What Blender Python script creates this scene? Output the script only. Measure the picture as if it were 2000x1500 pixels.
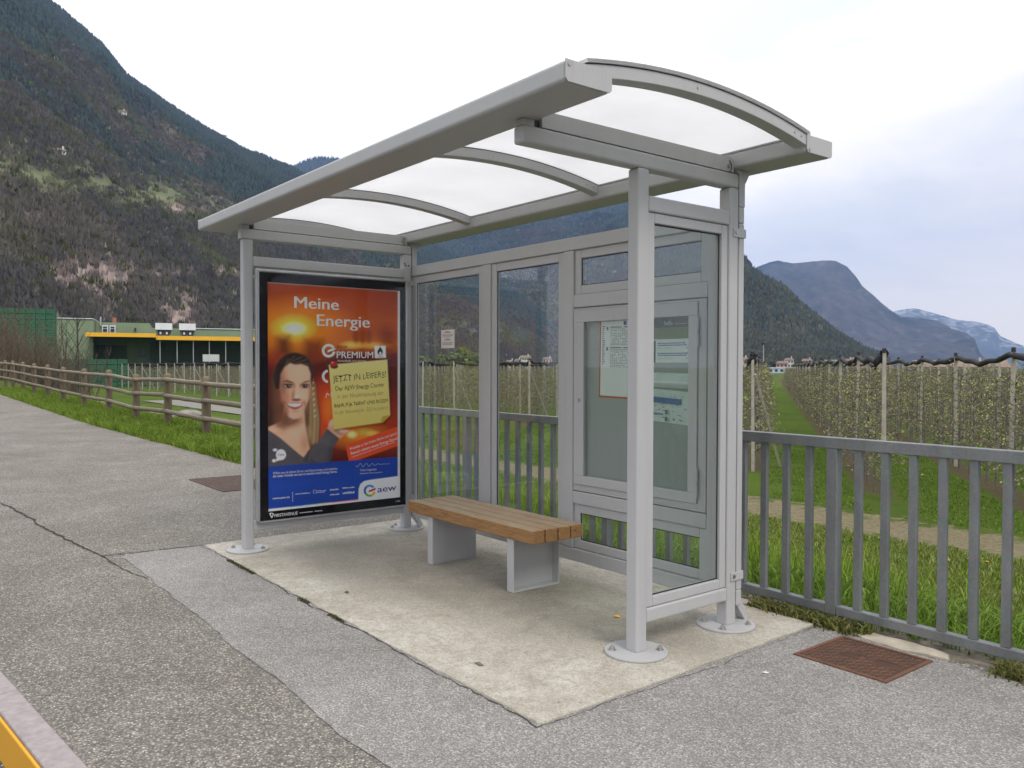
import bpy, math, random
import numpy as np
from mathutils import Matrix, Vector

# ------------------------------------------------------------------ clear
for o in list(bpy.data.objects):
    bpy.data.objects.remove(o, do_unlink=True)
SC = bpy.context.scene
COL = SC.collection
R = math.radians

# ------------------------------------------------------------------ camera
CAM = Vector((6.178, -2.273, 1.4178))
YAW, PITCH, ROLL, FPX = 0.9067, -0.0208, 0.0023, 1607.3
_f = Vector((-math.sin(YAW)*math.cos(PITCH), math.cos(YAW)*math.cos(PITCH), math.sin(PITCH)))
_r = Vector((math.cos(YAW), math.sin(YAW), 0)); _u = _r.cross(_f)
_r2 = _r*math.cos(ROLL)+_u*math.sin(ROLL); _u2 = -_r*math.sin(ROLL)+_u*math.cos(ROLL)
cd = bpy.data.cameras.new("camera"); cam = bpy.data.objects.new("camera", cd); COL.objects.link(cam)
m = Matrix.Identity(4)
for i in range(3):
    m[i][0] = _r2[i]; m[i][1] = _u2[i]; m[i][2] = -_f[i]; m[i][3] = CAM[i]
cam.matrix_world = m
cd.sensor_width = 36; cd.lens = FPX/2000*36; cd.clip_start = 0.05; cd.clip_end = 60000
SC.camera = cam

# ------------------------------------------------------------------ world / sun / exposure
SUN_AZ = R(-6); SUN_EL = R(48)      # direction towards the sun, azimuth measured from +X to +Y
W = bpy.data.worlds.new("World"); SC.world = W; W.use_nodes = True
nt = W.node_tree; nt.nodes.clear()
def N(nt, t, **k):
    n = nt.nodes.new(t)
    for a, b in k.items(): setattr(n, a, b)
    return n
def LK(nt, a, b): nt.links.new(a, b)
out = N(nt, 'ShaderNodeOutputWorld')
sky = N(nt, 'ShaderNodeTexSky', sky_type='NISHITA', sun_disc=False)
sky.sun_elevation = SUN_EL; sky.sun_rotation = math.pi/2-SUN_AZ
b1 = N(nt, 'ShaderNodeBackground'); b1.inputs['Strength'].default_value = 0.12
LK(nt, sky.outputs[0], b1.inputs['Color'])
tc = N(nt, 'ShaderNodeTexCoord')
mp = N(nt, 'ShaderNodeMapping'); mp.inputs['Scale'].default_value = (1, 1, 3.2)
LK(nt, tc.outputs['Generated'], mp.inputs['Vector'])
nz = N(nt, 'ShaderNodeTexNoise'); nz.inputs['Scale'].default_value = 2.6; nz.inputs['Detail'].default_value = 7; nz.inputs['Roughness'].default_value = 0.55
nz.inputs['Distortion'].default_value = 0.4
LK(nt, mp.outputs[0], nz.inputs['Vector'])
cr = N(nt, 'ShaderNodeValToRGB')
cr.color_ramp.elements[0].position = 0.40; cr.color_ramp.elements[0].color = (0.80, 0.815, 0.84, 1)
cr.color_ramp.elements[1].position = 0.58; cr.color_ramp.elements[1].color = (1.04, 1.0, 0.965, 1)
LK(nt, nz.outputs['Fac'], cr.inputs['Fac'])
# the cloud deck is thinner and brighter towards the valley head (-X) and overhead
dp = N(nt, 'ShaderNodeVectorMath', operation='DOT_PRODUCT')
LK(nt, tc.outputs['Generated'], dp.inputs[0]); dp.inputs[1].default_value = (-0.95, -0.15, 0.85)
mr = N(nt, 'ShaderNodeMapRange'); mr.inputs['From Min'].default_value = 0.35; mr.inputs['From Max'].default_value = 1.05
mr.inputs['To Min'].default_value = 1.0; mr.inputs['To Max'].default_value = 1.55
LK(nt, dp.outputs['Value'], mr.inputs['Value'])
b2 = N(nt, 'ShaderNodeBackground')
# the deck is lighter and warmer low over the valley, where more lit cloud bases stack up
sz = N(nt, 'ShaderNodeSeparateXYZ'); LK(nt, tc.outputs['Generated'], sz.inputs[0])
hr = N(nt, 'ShaderNodeValToRGB'); hr.color_ramp.elements[0].position = 0.0; hr.color_ramp.elements[0].color = (1.0, 0.90, 0.76, 1)
hr.color_ramp.elements[1].position = 0.42; hr.color_ramp.elements[1].color = (0.74, 0.74, 0.74, 1); LK(nt, sz.outputs[2], hr.inputs['Fac'])
hm_ = N(nt, 'ShaderNodeMix', data_type='RGBA', blend_type='MULTIPLY'); hm_.inputs[0].default_value = 1.0
LK(nt, cr.outputs[0], hm_.inputs[6]); LK(nt, hr.outputs[0], hm_.inputs[7])
st = N(nt, 'ShaderNodeMath', operation='MULTIPLY'); st.inputs[1].default_value = 1.36; LK(nt, mr.outputs[0], st.inputs[0])
LK(nt, hm_.outputs[2], b2.inputs['Color']); LK(nt, st.outputs[0], b2.inputs['Strength'])
mx = N(nt, 'ShaderNodeMixShader'); mx.inputs[0].default_value = 0.90
LK(nt, b1.outputs[0], mx.inputs[1]); LK(nt, b2.outputs[0], mx.inputs[2]); LK(nt, mx.outputs[0], out.inputs[0])

sl = bpy.data.lights.new("sun", 'SUN'); sl.energy = 1.7; sl.angle = R(22); sl.color = (1, 0.945, 0.87)
sun = bpy.data.objects.new("sun", sl); COL.objects.link(sun)
sd = Vector((math.cos(SUN_EL)*math.cos(SUN_AZ), math.cos(SUN_EL)*math.sin(SUN_AZ), math.sin(SUN_EL)))
sun.rotation_euler = (-sd).to_track_quat('-Z', 'Y').to_euler(); sun.location = sd*60
SC.view_settings.view_transform = 'Standard'; SC.view_settings.look = 'None'
SC.view_settings.exposure = 0.50; SC.view_settings.gamma = 1.0; SC.view_settings.use_curve_mapping = False
SC.render.engine = 'CYCLES'
SC.cycles.max_bounces = 10; SC.cycles.transparent_max_bounces = 24
SC.cycles.caustics_reflective = False; SC.cycles.caustics_refractive = False

# ------------------------------------------------------------------ material helpers
def srgb(r, g, b):
    f = lambda c: (c/255/12.92) if c/255 <= 0.04045 else ((c/255+0.055)/1.055)**2.4
    return (f(r), f(g), f(b), 1)
def newmat(name):
    m = bpy.data.materials.new(name); m.use_nodes = True
    t = m.node_tree; t.nodes.clear()
    o = N(t, 'ShaderNodeOutputMaterial'); p = N(t, 'ShaderNodeBsdfPrincipled'); LK(t, p.outputs[0], o.inputs[0])
    return m, t, p
def coords(t, scale=(1, 1, 1), kind='Object', rot=(0, 0, 0)):
    c = N(t, 'ShaderNodeTexCoord'); mp = N(t, 'ShaderNodeMapping'); mp.inputs['Scale'].default_value = scale
    mp.inputs['Rotation'].default_value = rot
    LK(t, c.outputs[kind], mp.inputs['Vector']); return mp.outputs[0]
def noise(t, vec, scale, detail=4, rough=0.55, dist=0.0):
    n = N(t, 'ShaderNodeTexNoise'); n.inputs['Scale'].default_value = scale; n.inputs['Detail'].default_value = detail
    n.inputs['Roughness'].default_value = rough; n.inputs['Distortion'].default_value = dist
    if vec is not None: LK(t, vec, n.inputs['Vector'])
    return n.outputs['Fac']
def ramp(t, fac, *stops):
    c = N(t, 'ShaderNodeValToRGB'); e = c.color_ramp.elements
    while len(e) < len(stops): e.new(0.5)
    for el, (pos, col) in zip(e, stops):
        el.position = pos; el.color = col if len(col) == 4 else (*col, 1)
    LK(t, fac, c.inputs['Fac']); return c.outputs['Color']
def mix(t, fac, a, b, mode='MIX'):
    n = N(t, 'ShaderNodeMix', data_type='RGBA', blend_type=mode)
    for s, v in ((n.inputs[0], fac), (n.inputs[6], a), (n.inputs[7], b)):
        if isinstance(v, (int, float)): s.default_value = v
        elif isinstance(v, tuple): s.default_value = v if len(v) == 4 else (*v, 1)
        else: LK(t, v, s)
    return n.outputs[2]
def math_(t, op, a, b=0.0):
    n = N(t, 'ShaderNodeMath', operation=op)
    for s, v in ((n.inputs[0], a), (n.inputs[1], b)):
        if isinstance(v, (int, float)): s.default_value = v
        else: LK(t, v, s)
    return n.outputs[0]
def bump(t, p, h, strength=0.3, dist=0.01):
    b = N(t, 'ShaderNodeBump'); b.inputs['Strength'].default_value = strength; b.inputs['Distance'].default_value = dist
    LK(t, h, b.inputs['Height']); LK(t, b.outputs[0], p.inputs['Normal'])
def simple(name, col, rough=0.6, metal=0.0, var=0.12, vscale=8, bmp=0.0, bscale=60, spec=0.5):
    m, t, p = newmat(name); v = coords(t)
    c = tuple(col[:3])
    f = noise(t, v, vscale, 5)
    LK(t, ramp(t, f, (0.3, tuple(x*(1-var) for x in c)), (0.7, tuple(min(1, x*(1+var)) for x in c))), p.inputs['Base Color'])
    p.inputs['Roughness'].default_value = rough; p.inputs['Metallic'].default_value = metal
    p.inputs['Specular IOR Level'].default_value = spec
    if bmp: bump(t, p, noise(t, v, bscale, 4), bmp, 0.004)
    return m
def attrmat(name, attr='col', rough=0.8, spec=0.2, coat=0.0):
    m, t, p = newmat(name)
    a = N(t, 'ShaderNodeAttribute', attribute_name=attr); LK(t, a.outputs['Color'], p.inputs['Base Color'])
    p.inputs['Roughness'].default_value = rough; p.inputs['Specular IOR Level'].default_value = spec
    if coat: p.inputs['Coat Weight'].default_value = coat; p.inputs['Coat Roughness'].default_value = 0.05
    return m

# grey powder coat of the shelter: faint grain, dirt streaks
def mk_paint(name, base):
    m, t, p = newmat(name); v = coords(t)
    grain = noise(t, v, 420, 2, 0.6)
    big = noise(t, v, 3.0, 6, 0.6)
    st = noise(t, coords(t, (16, 16, 0.9)), 2.0, 5, 0.65)
    c = ramp(t, grain, (0.25, tuple(x*0.90 for x in base)), (0.75, tuple(x*1.08 for x in base)))
    c = mix(t, ramp(t, big, (0.35, (0, 0, 0)), (0.8, (0.35, 0.35, 0.35))), c, tuple(x*0.86 for x in base))
    c = mix(t, ramp(t, st, (0.55, (0, 0, 0)), (0.8, (0.30, 0.30, 0.30))), c, (base[0]*0.72, base[1]*0.70, base[2]*0.66))
    LK(t, c, p.inputs['Base Color']); p.inputs['Roughness'].default_value = 0.48
    p.inputs['Specular IOR Level'].default_value = 0.4
    bump(t, p, grain, 0.06, 0.001)
    return m
M_PAINT = mk_paint('grey_powder_coat', (0.445, 0.444, 0.444))
M_PAINT2 = mk_paint('grey_panel_coat', (0.362, 0.362, 0.358))
M_STEEL = simple('bolt_steel', (0.45, 0.44, 0.42), 0.35, 0.9, 0.2, 60)
M_BLACK = simple('black_rubber_and_gap_shade', (0.012, 0.012, 0.013), 0.5, 0, 0.2)  # rubber and small black parts; also paints the beam gap's shade
M_BLACKGL = simple('black_screen_border', (0.006, 0.006, 0.010), 0.12, 0, 0.1, spec=0.35)
M_ALU = simple('brushed_aluminium', (0.50, 0.50, 0.51), 0.35, 0.6, 0.08, 12)

def glassmat(name, tint, ior=1.45, dirt=0.03):
    m = bpy.data.materials.new(name); m.use_nodes = True; t = m.node_tree; t.nodes.clear()
    o = N(t, 'ShaderNodeOutputMaterial'); tr = N(t, 'ShaderNodeBsdfTransparent'); tr.inputs[0].default_value = (*tint, 1)
    gl = N(t, 'ShaderNodeBsdfGlossy'); gl.inputs['Roughness'].default_value = 0.0; gl.inputs[0].default_value = (1, 1, 1, 1)
    lw = N(t, 'ShaderNodeLayerWeight'); lw.inputs['Blend'].default_value = 0.5     # Schlick reflectance, same from both sides
    r0 = ((ior-1)/(ior+1))**2
    fr = math_(t, 'ADD', math_(t, 'MULTIPLY', math_(t, 'POWER', lw.outputs['Facing'], 5.0), 1-r0), r0)
    a = N(t, 'ShaderNodeMixShader'); LK(t, fr, a.inputs[0]); LK(t, tr.outputs[0], a.inputs[1]); LK(t, gl.outputs[0], a.inputs[2])
    df = N(t, 'ShaderNodeBsdfDiffuse'); df.inputs[0].default_value = (0.6, 0.62, 0.6, 1)
    v = coords(t, (1, 1, 0.35))
    d = ramp(t, noise(t, v, 4, 6, 0.65), (0.4, (0.0, 0.0, 0.0)), (0.85, (dirt*2.5,)*3))
    b = N(t, 'ShaderNodeMixShader'); LK(t, d, b.inputs[0]); LK(t, a.outputs[0], b.inputs[1]); LK(t, df.outputs[0], b.inputs[2])
    LK(t, b.outputs[0], o.inputs[0]); return m
M_GLASS = glassmat('clear_glass', (0.95, 0.968, 0.96), 1.42, 0.007)
M_GLASS_G = glassmat('greenish_glass', (0.915, 0.95, 0.935), 1.38, dirt=0.012)

def mk_opal():
    m = bpy.data.materials.new('opal_polycarbonate'); m.use_nodes = True; t = m.node_tree; t.nodes.clear()
    o = N(t, 'ShaderNodeOutputMaterial'); tl = N(t, 'ShaderNodeBsdfTranslucent'); df = N(t, 'ShaderNodeBsdfDiffuse')
    v = coords(t); f = noise(t, v, 2.2, 6, 0.6)
    c = ramp(t, f, (0.3, (0.83, 0.83, 0.83)), (0.7, (0.90, 0.90, 0.90)))
    LK(t, c, tl.inputs[0]); df.inputs[0].default_value = (0.8, 0.8, 0.8, 1)
    a = N(t, 'ShaderNodeMixShader'); a.inputs[0].default_value = 0.2
    LK(t, tl.outputs[0], a.inputs[1]); LK(t, df.outputs[0], a.inputs[2])
    LK(t, a.outputs[0], o.inputs[0]); return m
M_OPAL = mk_opal()

def mk_galv():
    m, t, p = newmat('galvanised_steel'); v = coords(t)
    vo = N(t, 'ShaderNodeTexVoronoi'); vo.inputs['Scale'].default_value = 90; LK(t, v, vo.inputs['Vector'])
    sp = noise(t, v, 160, 3, 0.6); bg = noise(t, coords(t, (1, 1, 0.4)), 7, 6, 0.6)
    c = ramp(t, bg, (0.3, (0.185, 0.196, 0.193)), (0.7, (0.295, 0.31, 0.304)))
    c = mix(t, 0.22, c, mix(t, 1.0, vo.outputs['Color'], (0.18, 0.19, 0.205), 'MULTIPLY'), 'MIX')
    c = mix(t, ramp(t, sp, (0.62, (0, 0, 0)), (0.75, (0.4, 0.4, 0.4))), c, (0.36, 0.37, 0.38))
    LK(t, c, p.inputs['Base Color']); p.inputs['Roughness'].default_value = 0.55; p.inputs['Metallic'].default_value = 0.25
    bump(t, p, sp, 0.1, 0.001); return m
M_GALV = mk_galv()

def mk_wood(name, c1, c2, dirt, axis_scale, rough=0.7, moss=None):
    m, t, p = newmat(name)
    g = noise(t, coords(t, axis_scale), 6, 8, 0.6, 1.2)
    f2 = noise(t, coords(t), 3.5, 5, 0.6)
    c = ramp(t, g, (0.32, c1), (0.68, c2))
    geo = N(t, 'ShaderNodeNewGeometry'); sx = N(t, 'ShaderNodeSeparateXYZ'); LK(t, geo.outputs['Normal'], sx.inputs[0])
    top = ramp(t, sx.outputs[2], (0.6, (0, 0, 0)), (0.9, (1, 1, 1)))
    w = math_(t, 'MULTIPLY', top, ramp(t, f2, (0.25, (0.45, 0.45, 0.45)), (0.6, (0.95, 0.95, 0.95))))
    c = mix(t, w, c, dirt)                      # weathered grey on the faces rain reaches
    kn = N(t, 'ShaderNodeTexVoronoi'); kn.inputs['Scale'].default_value = 1.0
    LK(t, coords(t, (3.1, 9, 9)), kn.inputs['Vector'])
    c = mix(t, math_(t, 'MULTIPLY', top, ramp(t, noise(t, coords(t, (1.0, 5, 5)), 5, 6, 0.7), (0.55, (0,)*3), (0.70, (0.6,)*3))), c, tuple(x*0.38 for x in dirt))
    c = mix(t, ramp(t, kn.outputs['Distance'], (0.05, (0.8, 0.8, 0.8)), (0.11, (0, 0, 0))), c, tuple(x*0.3 for x in c1))
    if moss: c = mix(t, ramp(t, noise(t, coords(t), 9, 5), (0.55, (0, 0, 0)), (0.75, (0.6, 0.6, 0.6))), c, moss)
    LK(t, c, p.inputs['Base Color']); p.inputs['Roughness'].default_value = rough; p.inputs['Specular IOR Level'].default_value = 0.25
    bump(t, p, g, 0.25, 0.003); return m
M_BENCH = mk_wood('oiled_bench_timber', (0.17, 0.085, 0.034), (0.40, 0.225, 0.095), (0.34, 0.275, 0.19), (1.2, 22, 22))
M_FENCE = mk_wood('weathered_round_timber', (0.13, 0.108, 0.075), (0.25, 0.212, 0.155), (0.30, 0.27, 0.19), (1.5, 14, 14), 0.85, (0.16, 0.15, 0.07))
M_FPOST = mk_wood('weathered_post_timber', (0.115, 0.083, 0.055), (0.225, 0.172, 0.12), (0.20, 0.19, 0.09), (16, 16, 1.2), 0.85, (0.15, 0.14, 0.07))

# asphalt: aggregate specks of three sizes over stained binder
def mk_asphalt(name, lo, hi, spec_col, speck=0.60, coarse=1.0, vary=0.85):
    m, t, p = newmat(name); v = coords(t)
    big = noise(t, v, 0.9, 7, 0.62, 0.3); mid = noise(t, v, 7, 6, 0.7)
    c = ramp(t, big, (0.30, lo), (0.70, hi))
    c = mix(t, ramp(t, mid, (0.35, (0.0,)*3), (0.75, (0.5,)*3)), c, tuple(x*0.70 for x in lo))
    vo = N(t, 'ShaderNodeTexVoronoi'); vo.inputs['Scale'].default_value = 102*coarse; LK(t, v, vo.inputs['Vector'])
    sep = N(t, 'ShaderNodeSeparateColor'); LK(t, vo.outputs['Color'], sep.inputs[0])
    tone = ramp(t, sep.outputs[0], (0.0, (0.50,)*3), (0.45, (0.86,)*3), (0.80, (1.15,)*3), (1.0, (1.75, 1.68, 1.5)))
    c = mix(t, vary, c, mix(t, 1.0, c, tone, 'MULTIPLY'))
    c = mix(t, ramp(t, vo.outputs['Distance'], (0.45, (0,)*3), (0.75, (0.6,)*3)), c, tuple(x*0.42 for x in lo))
    st = math_(t, 'MULTIPLY', ramp(t, sep.outputs[1], (speck+0.14, (0, 0, 0)), (speck+0.20, (1, 1, 1))), ramp(t, vo.outputs['Distance'], (0.25, (1, 1, 1)), (0.5, (0, 0, 0))))
    c = mix(t, math_(t, 'MULTIPLY', st, 0.75), c, mix(t, sep.outputs[2], tuple(x*0.75 for x in spec_col), tuple(min(1, x*1.3) for x in spec_col)))
    v2 = N(t, 'ShaderNodeTexVoronoi'); v2.inputs['Scale'].default_value = 210*coarse; LK(t, v, v2.inputs['Vector'])
    s2 = N(t, 'ShaderNodeSeparateColor'); LK(t, v2.outputs['Color'], s2.inputs[0])
    c = mix(t, ramp(t, s2.outputs[0], (0.6, (0,)*3), (0.75, (0.45,)*3)), c, tuple(x*0.45 for x in lo))
    v3 = N(t, 'ShaderNodeTexVoronoi'); v3.inputs['Scale'].default_value = 34; LK(t, v, v3.inputs['Vector'])
    s3 = N(t, 'ShaderNodeSeparateColor'); LK(t, v3.outputs['Color'], s3.inputs[0])
    bigst = math_(t, 'MULTIPLY', ramp(t, s3.outputs[0], (0.86, (0,)*3), (0.9, (1,)*3)), ramp(t, v3.outputs['Distance'], (0.12, (1,)*3), (0.22, (0,)*3)))
    c = mix(t, math_(t, 'MULTIPLY', bigst, 0.9), c, (0.50, 0.46, 0.38))
    LK(t, c, p.inputs['Base Color']); p.inputs['Roughness'].default_value = 0.85; p.inputs['Specular IOR Level'].default_value = 0.3
    h = math_(t, 'ADD', vo.outputs['Distance'], math_(t, 'MULTIPLY', v2.outputs['Distance'], 0.6))
    bump(t, p, h, 0.55, 0.004); return m
M_ASPH = mk_asphalt('worn_pavement_asphalt', (0.185, 0.170, 0.148), (0.340, 0.318, 0.287), (0.66, 0.61, 0.50))
M_ASPH2 = mk_asphalt('smoother_pavement_asphalt', (0.275, 0.260, 0.244), (0.420, 0.402, 0.382), (0.60, 0.57, 0.52), 0.66, 1.2, 0.62)
M_ROAD = mk_asphalt('road_asphalt', (0.10, 0.10, 0.10), (0.16, 0.155, 0.15), (0.35, 0.34, 0.32), 0.7)

def mk_concrete():
    m, t, p = newmat('stained_concrete'); v = coords(t)
    a = noise(t, v, 1.3, 8, 0.62, 0.6); b = noise(t, v, 5.5, 7, 0.7, 0.5); fine = noise(t, v, 110, 4, 0.7)
    c = ramp(t, a, (0.30, (0.40, 0.365, 0.30)), (0.50, (0.53, 0.50, 0.43)), (0.72, (0.64, 0.615, 0.55)))
    c = mix(t, ramp(t, b, (0.40, (0,)*3), (0.72, (0.75,)*3)), c, (0.30, 0.262, 0.195))
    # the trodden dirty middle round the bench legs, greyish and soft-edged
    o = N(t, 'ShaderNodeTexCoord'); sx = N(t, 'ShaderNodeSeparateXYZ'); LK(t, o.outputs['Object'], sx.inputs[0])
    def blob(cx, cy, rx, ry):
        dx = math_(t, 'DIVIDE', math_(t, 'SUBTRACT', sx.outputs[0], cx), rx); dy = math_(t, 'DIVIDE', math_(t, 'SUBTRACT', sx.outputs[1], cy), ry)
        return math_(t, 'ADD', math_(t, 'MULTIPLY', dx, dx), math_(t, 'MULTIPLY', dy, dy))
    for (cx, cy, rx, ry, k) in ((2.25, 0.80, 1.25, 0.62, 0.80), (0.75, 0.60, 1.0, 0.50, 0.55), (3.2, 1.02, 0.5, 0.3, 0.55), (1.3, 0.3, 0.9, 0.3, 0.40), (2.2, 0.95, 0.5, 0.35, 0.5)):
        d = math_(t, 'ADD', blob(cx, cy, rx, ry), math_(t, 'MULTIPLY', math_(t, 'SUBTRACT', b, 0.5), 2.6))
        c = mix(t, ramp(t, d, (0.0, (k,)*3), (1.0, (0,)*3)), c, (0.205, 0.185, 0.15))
    gr = noise(t, v, 34, 6, 0.75)
    c = mix(t, ramp(t, gr, (0.34, (0.65,)*3), (0.54, (0,)*3)), c, (0.29, 0.265, 0.215))
    c = mix(t, ramp(t, fine, (0.36, (0.7,)*3), (0.55, (0,)*3)), c, mix(t, 0.6, c, (0.17, 0.155, 0.125)))
    c = mix(t, ramp(t, fine, (0.56, (0,)*3), (0.72, (0.5,)*3)), c, (0.70, 0.68, 0.62))
    vo = N(t, 'ShaderNodeTexVoronoi'); vo.inputs['Scale'].default_value = 13; LK(t, v, vo.inputs['Vector'])
    s = N(t, 'ShaderNodeSeparateColor'); LK(t, vo.outputs['Color'], s.inputs[0])
    pit = math_(t, 'MULTIPLY', ramp(t, s.outputs[0], (0.7, (0,)*3), (0.72, (1,)*3)), ramp(t, vo.outputs['Distance'], (0.05, (1,)*3), (0.1, (0,)*3)))
    c = mix(t, math_(t, 'MULTIPLY', pit, 0.75), c, (0.10, 0.09, 0.075))
    LK(t, c, p.inputs['Base Color']); p.inputs['Roughness'].default_value = 0.9; p.inputs['Specular IOR Level'].default_value = 0.2
    bump(t, p, math_(t, 'ADD', fine, math_(t, 'MULTIPLY', b, 2)), 0.25, 0.004); return m
M_CONC = mk_concrete()
M_KERB = simple('porphyry_kerb', (0.33, 0.29, 0.285), 0.85, 0, 0.16, 25, 0.3, 90)
M_CRACK = simple('crack_filler', (0.020, 0.019, 0.018), 0.8, 0, 0.3, 20, 0.4, 60)
M_SOIL = simple('gritty_soil', (0.19, 0.165, 0.125), 0.95, 0, 0.55, 14, 0.6, 40)

def mk_yellow():
    m, t, p = newmat('worn_yellow_paint'); v = coords(t); f = noise(t, v, 7, 7, 0.7)
    c = mix(t, ramp(t, f, (0.60, (0,)*3), (0.72, (1,)*3)), (0.72, 0.36, 0.02), (0.30, 0.24, 0.15))
    LK(t, c, p.inputs['Base Color']); p.inputs['Roughness'].default_value = 0.7; bump(t, p, f, 0.3, 0.004); return m
M_YEL = mk_yellow()
def mk_rust(name, a, b):
    m, t, p = newmat(name); v = coords(t); f = noise(t, v, 9, 7, 0.65)
    c = ramp(t, f, (0.3, a), (0.7, b))
    c = mix(t, ramp(t, noise(t, v, 120, 3), (0.6, (0,)*3), (0.75, (0.5,)*3)), c, (0.06, 0.04, 0.03))
    LK(t, c, p.inputs['Base Color']); p.inputs['Roughness'].default_value = 0.85; p.inputs['Metallic'].default_value = 0.1
    bump(t, p, noise(t, v, 140, 4), 0.3, 0.002); return m
M_RUST = mk_rust('rusted_iron', (0.105, 0.050, 0.030), (0.185, 0.088, 0.048)); M_RUSTD = mk_rust('rusted_iron_gap_shade', (0.045, 0.024, 0.016), (0.085, 0.042, 0.026))  # second copy is darkened to paint shade between the treads
M_RUST2 = mk_rust('dull_brown_iron', (0.075, 0.050, 0.042), (0.12, 0.082, 0.068))

def mk_field():
    m, t, p = newmat('field_grass'); v = coords(t)
    a = noise(t, v, 0.25, 7, 0.6, 0.4); b = noise(t, v, 3.0, 6, 0.7); f = noise(t, v, 28, 4, 0.7)
    c = ramp(t, a, (0.3, (0.060, 0.105, 0.010)), (0.7, (0.105, 0.165, 0.016)))
    c = mix(t, ramp(t, b, (0.48, (0,)*3), (0.80, (0.7,)*3)), c, (0.125, 0.125, 0.045))
    c = mix(t, ramp(t, f, (0.3, (0.6,)*3), (0.6, (0,)*3)), c, (0.028, 0.045, 0.010))
    # mown dirt track along the orchard edge (a worn strip with ragged margins)
    o = N(t, 'ShaderNodeTexCoord'); sx = N(t, 'ShaderNodeSeparateXYZ'); LK(t, o.outputs['Object'], sx.inputs[0])
    dd = math_(t, 'ABSOLUTE', math_(t, 'SUBTRACT', sx.outputs[1], 11.9))
    dd = math_(t, 'ADD', dd, math_(t, 'MULTIPLY', math_(t, 'SUBTRACT', b, 0.5), 3.2))
    k = math_(t, 'MULTIPLY', ramp(t, dd, (0.70, (0.92,)*3), (1.35, (0,)*3)), ramp(t, noise(t, v, 14, 5, 0.75), (0.36, (0.35,)*3), (0.52, (1,)*3)))
    c = mix(t, k, c, ramp(t, noise(t, v, 9, 6, 0.7), (0.3, (0.19, 0.15, 0.095)), (0.7, (0.30, 0.245, 0.165))))
    rs = math_(t, 'ADD', math_(t, 'MULTIPLY', sx.outputs[0], 0.823/2.75), math_(t, 'MULTIPLY', sx.outputs[1], 0.568/2.75))
    ph = math_(t, 'ABSOLUTE', math_(t, 'SUBTRACT', math_(t, 'FRACT', math_(t, 'ADD', rs, 0.5-6.15/2.75+40)), 0.5))
    ph = math_(t, 'ADD', ph, math_(t, 'MULTIPLY', math_(t, 'SUBTRACT', b, 0.5), 0.22))
    inr = ramp(t, math_(t, 'ADD', sx.outputs[1], math_(t, 'MULTIPLY', sx.outputs[0], 0.40)), (0.0, (0,)*3), (1.0, (0,)*3))
    yy = math_(t, 'SUBTRACT', math_(t, 'ADD', sx.outputs[1], math_(t, 'MULTIPLY', sx.outputs[0], 0.30)), 14.2)
    gate = math_(t, 'MULTIPLY', ramp(t, yy, (0.0, (0,)*3), (0.6, (1,)*3)), ramp(t, ph, (0.09, (0.85,)*3), (0.17, (0,)*3)))
    c = mix(t, gate, c, ramp(t, f, (0.3, (0.060, 0.042, 0.026)), (0.7, (0.135, 0.098, 0.062))))
    LK(t, c, p.inputs['Base Color']); p.inputs['Roughness'].default_value = 0.95; p.inputs['Specular IOR Level'].default_value = 0.1
    bump(t, p, f, 0.9, 0.05); return m
M_FIELD = mk_field()

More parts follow.
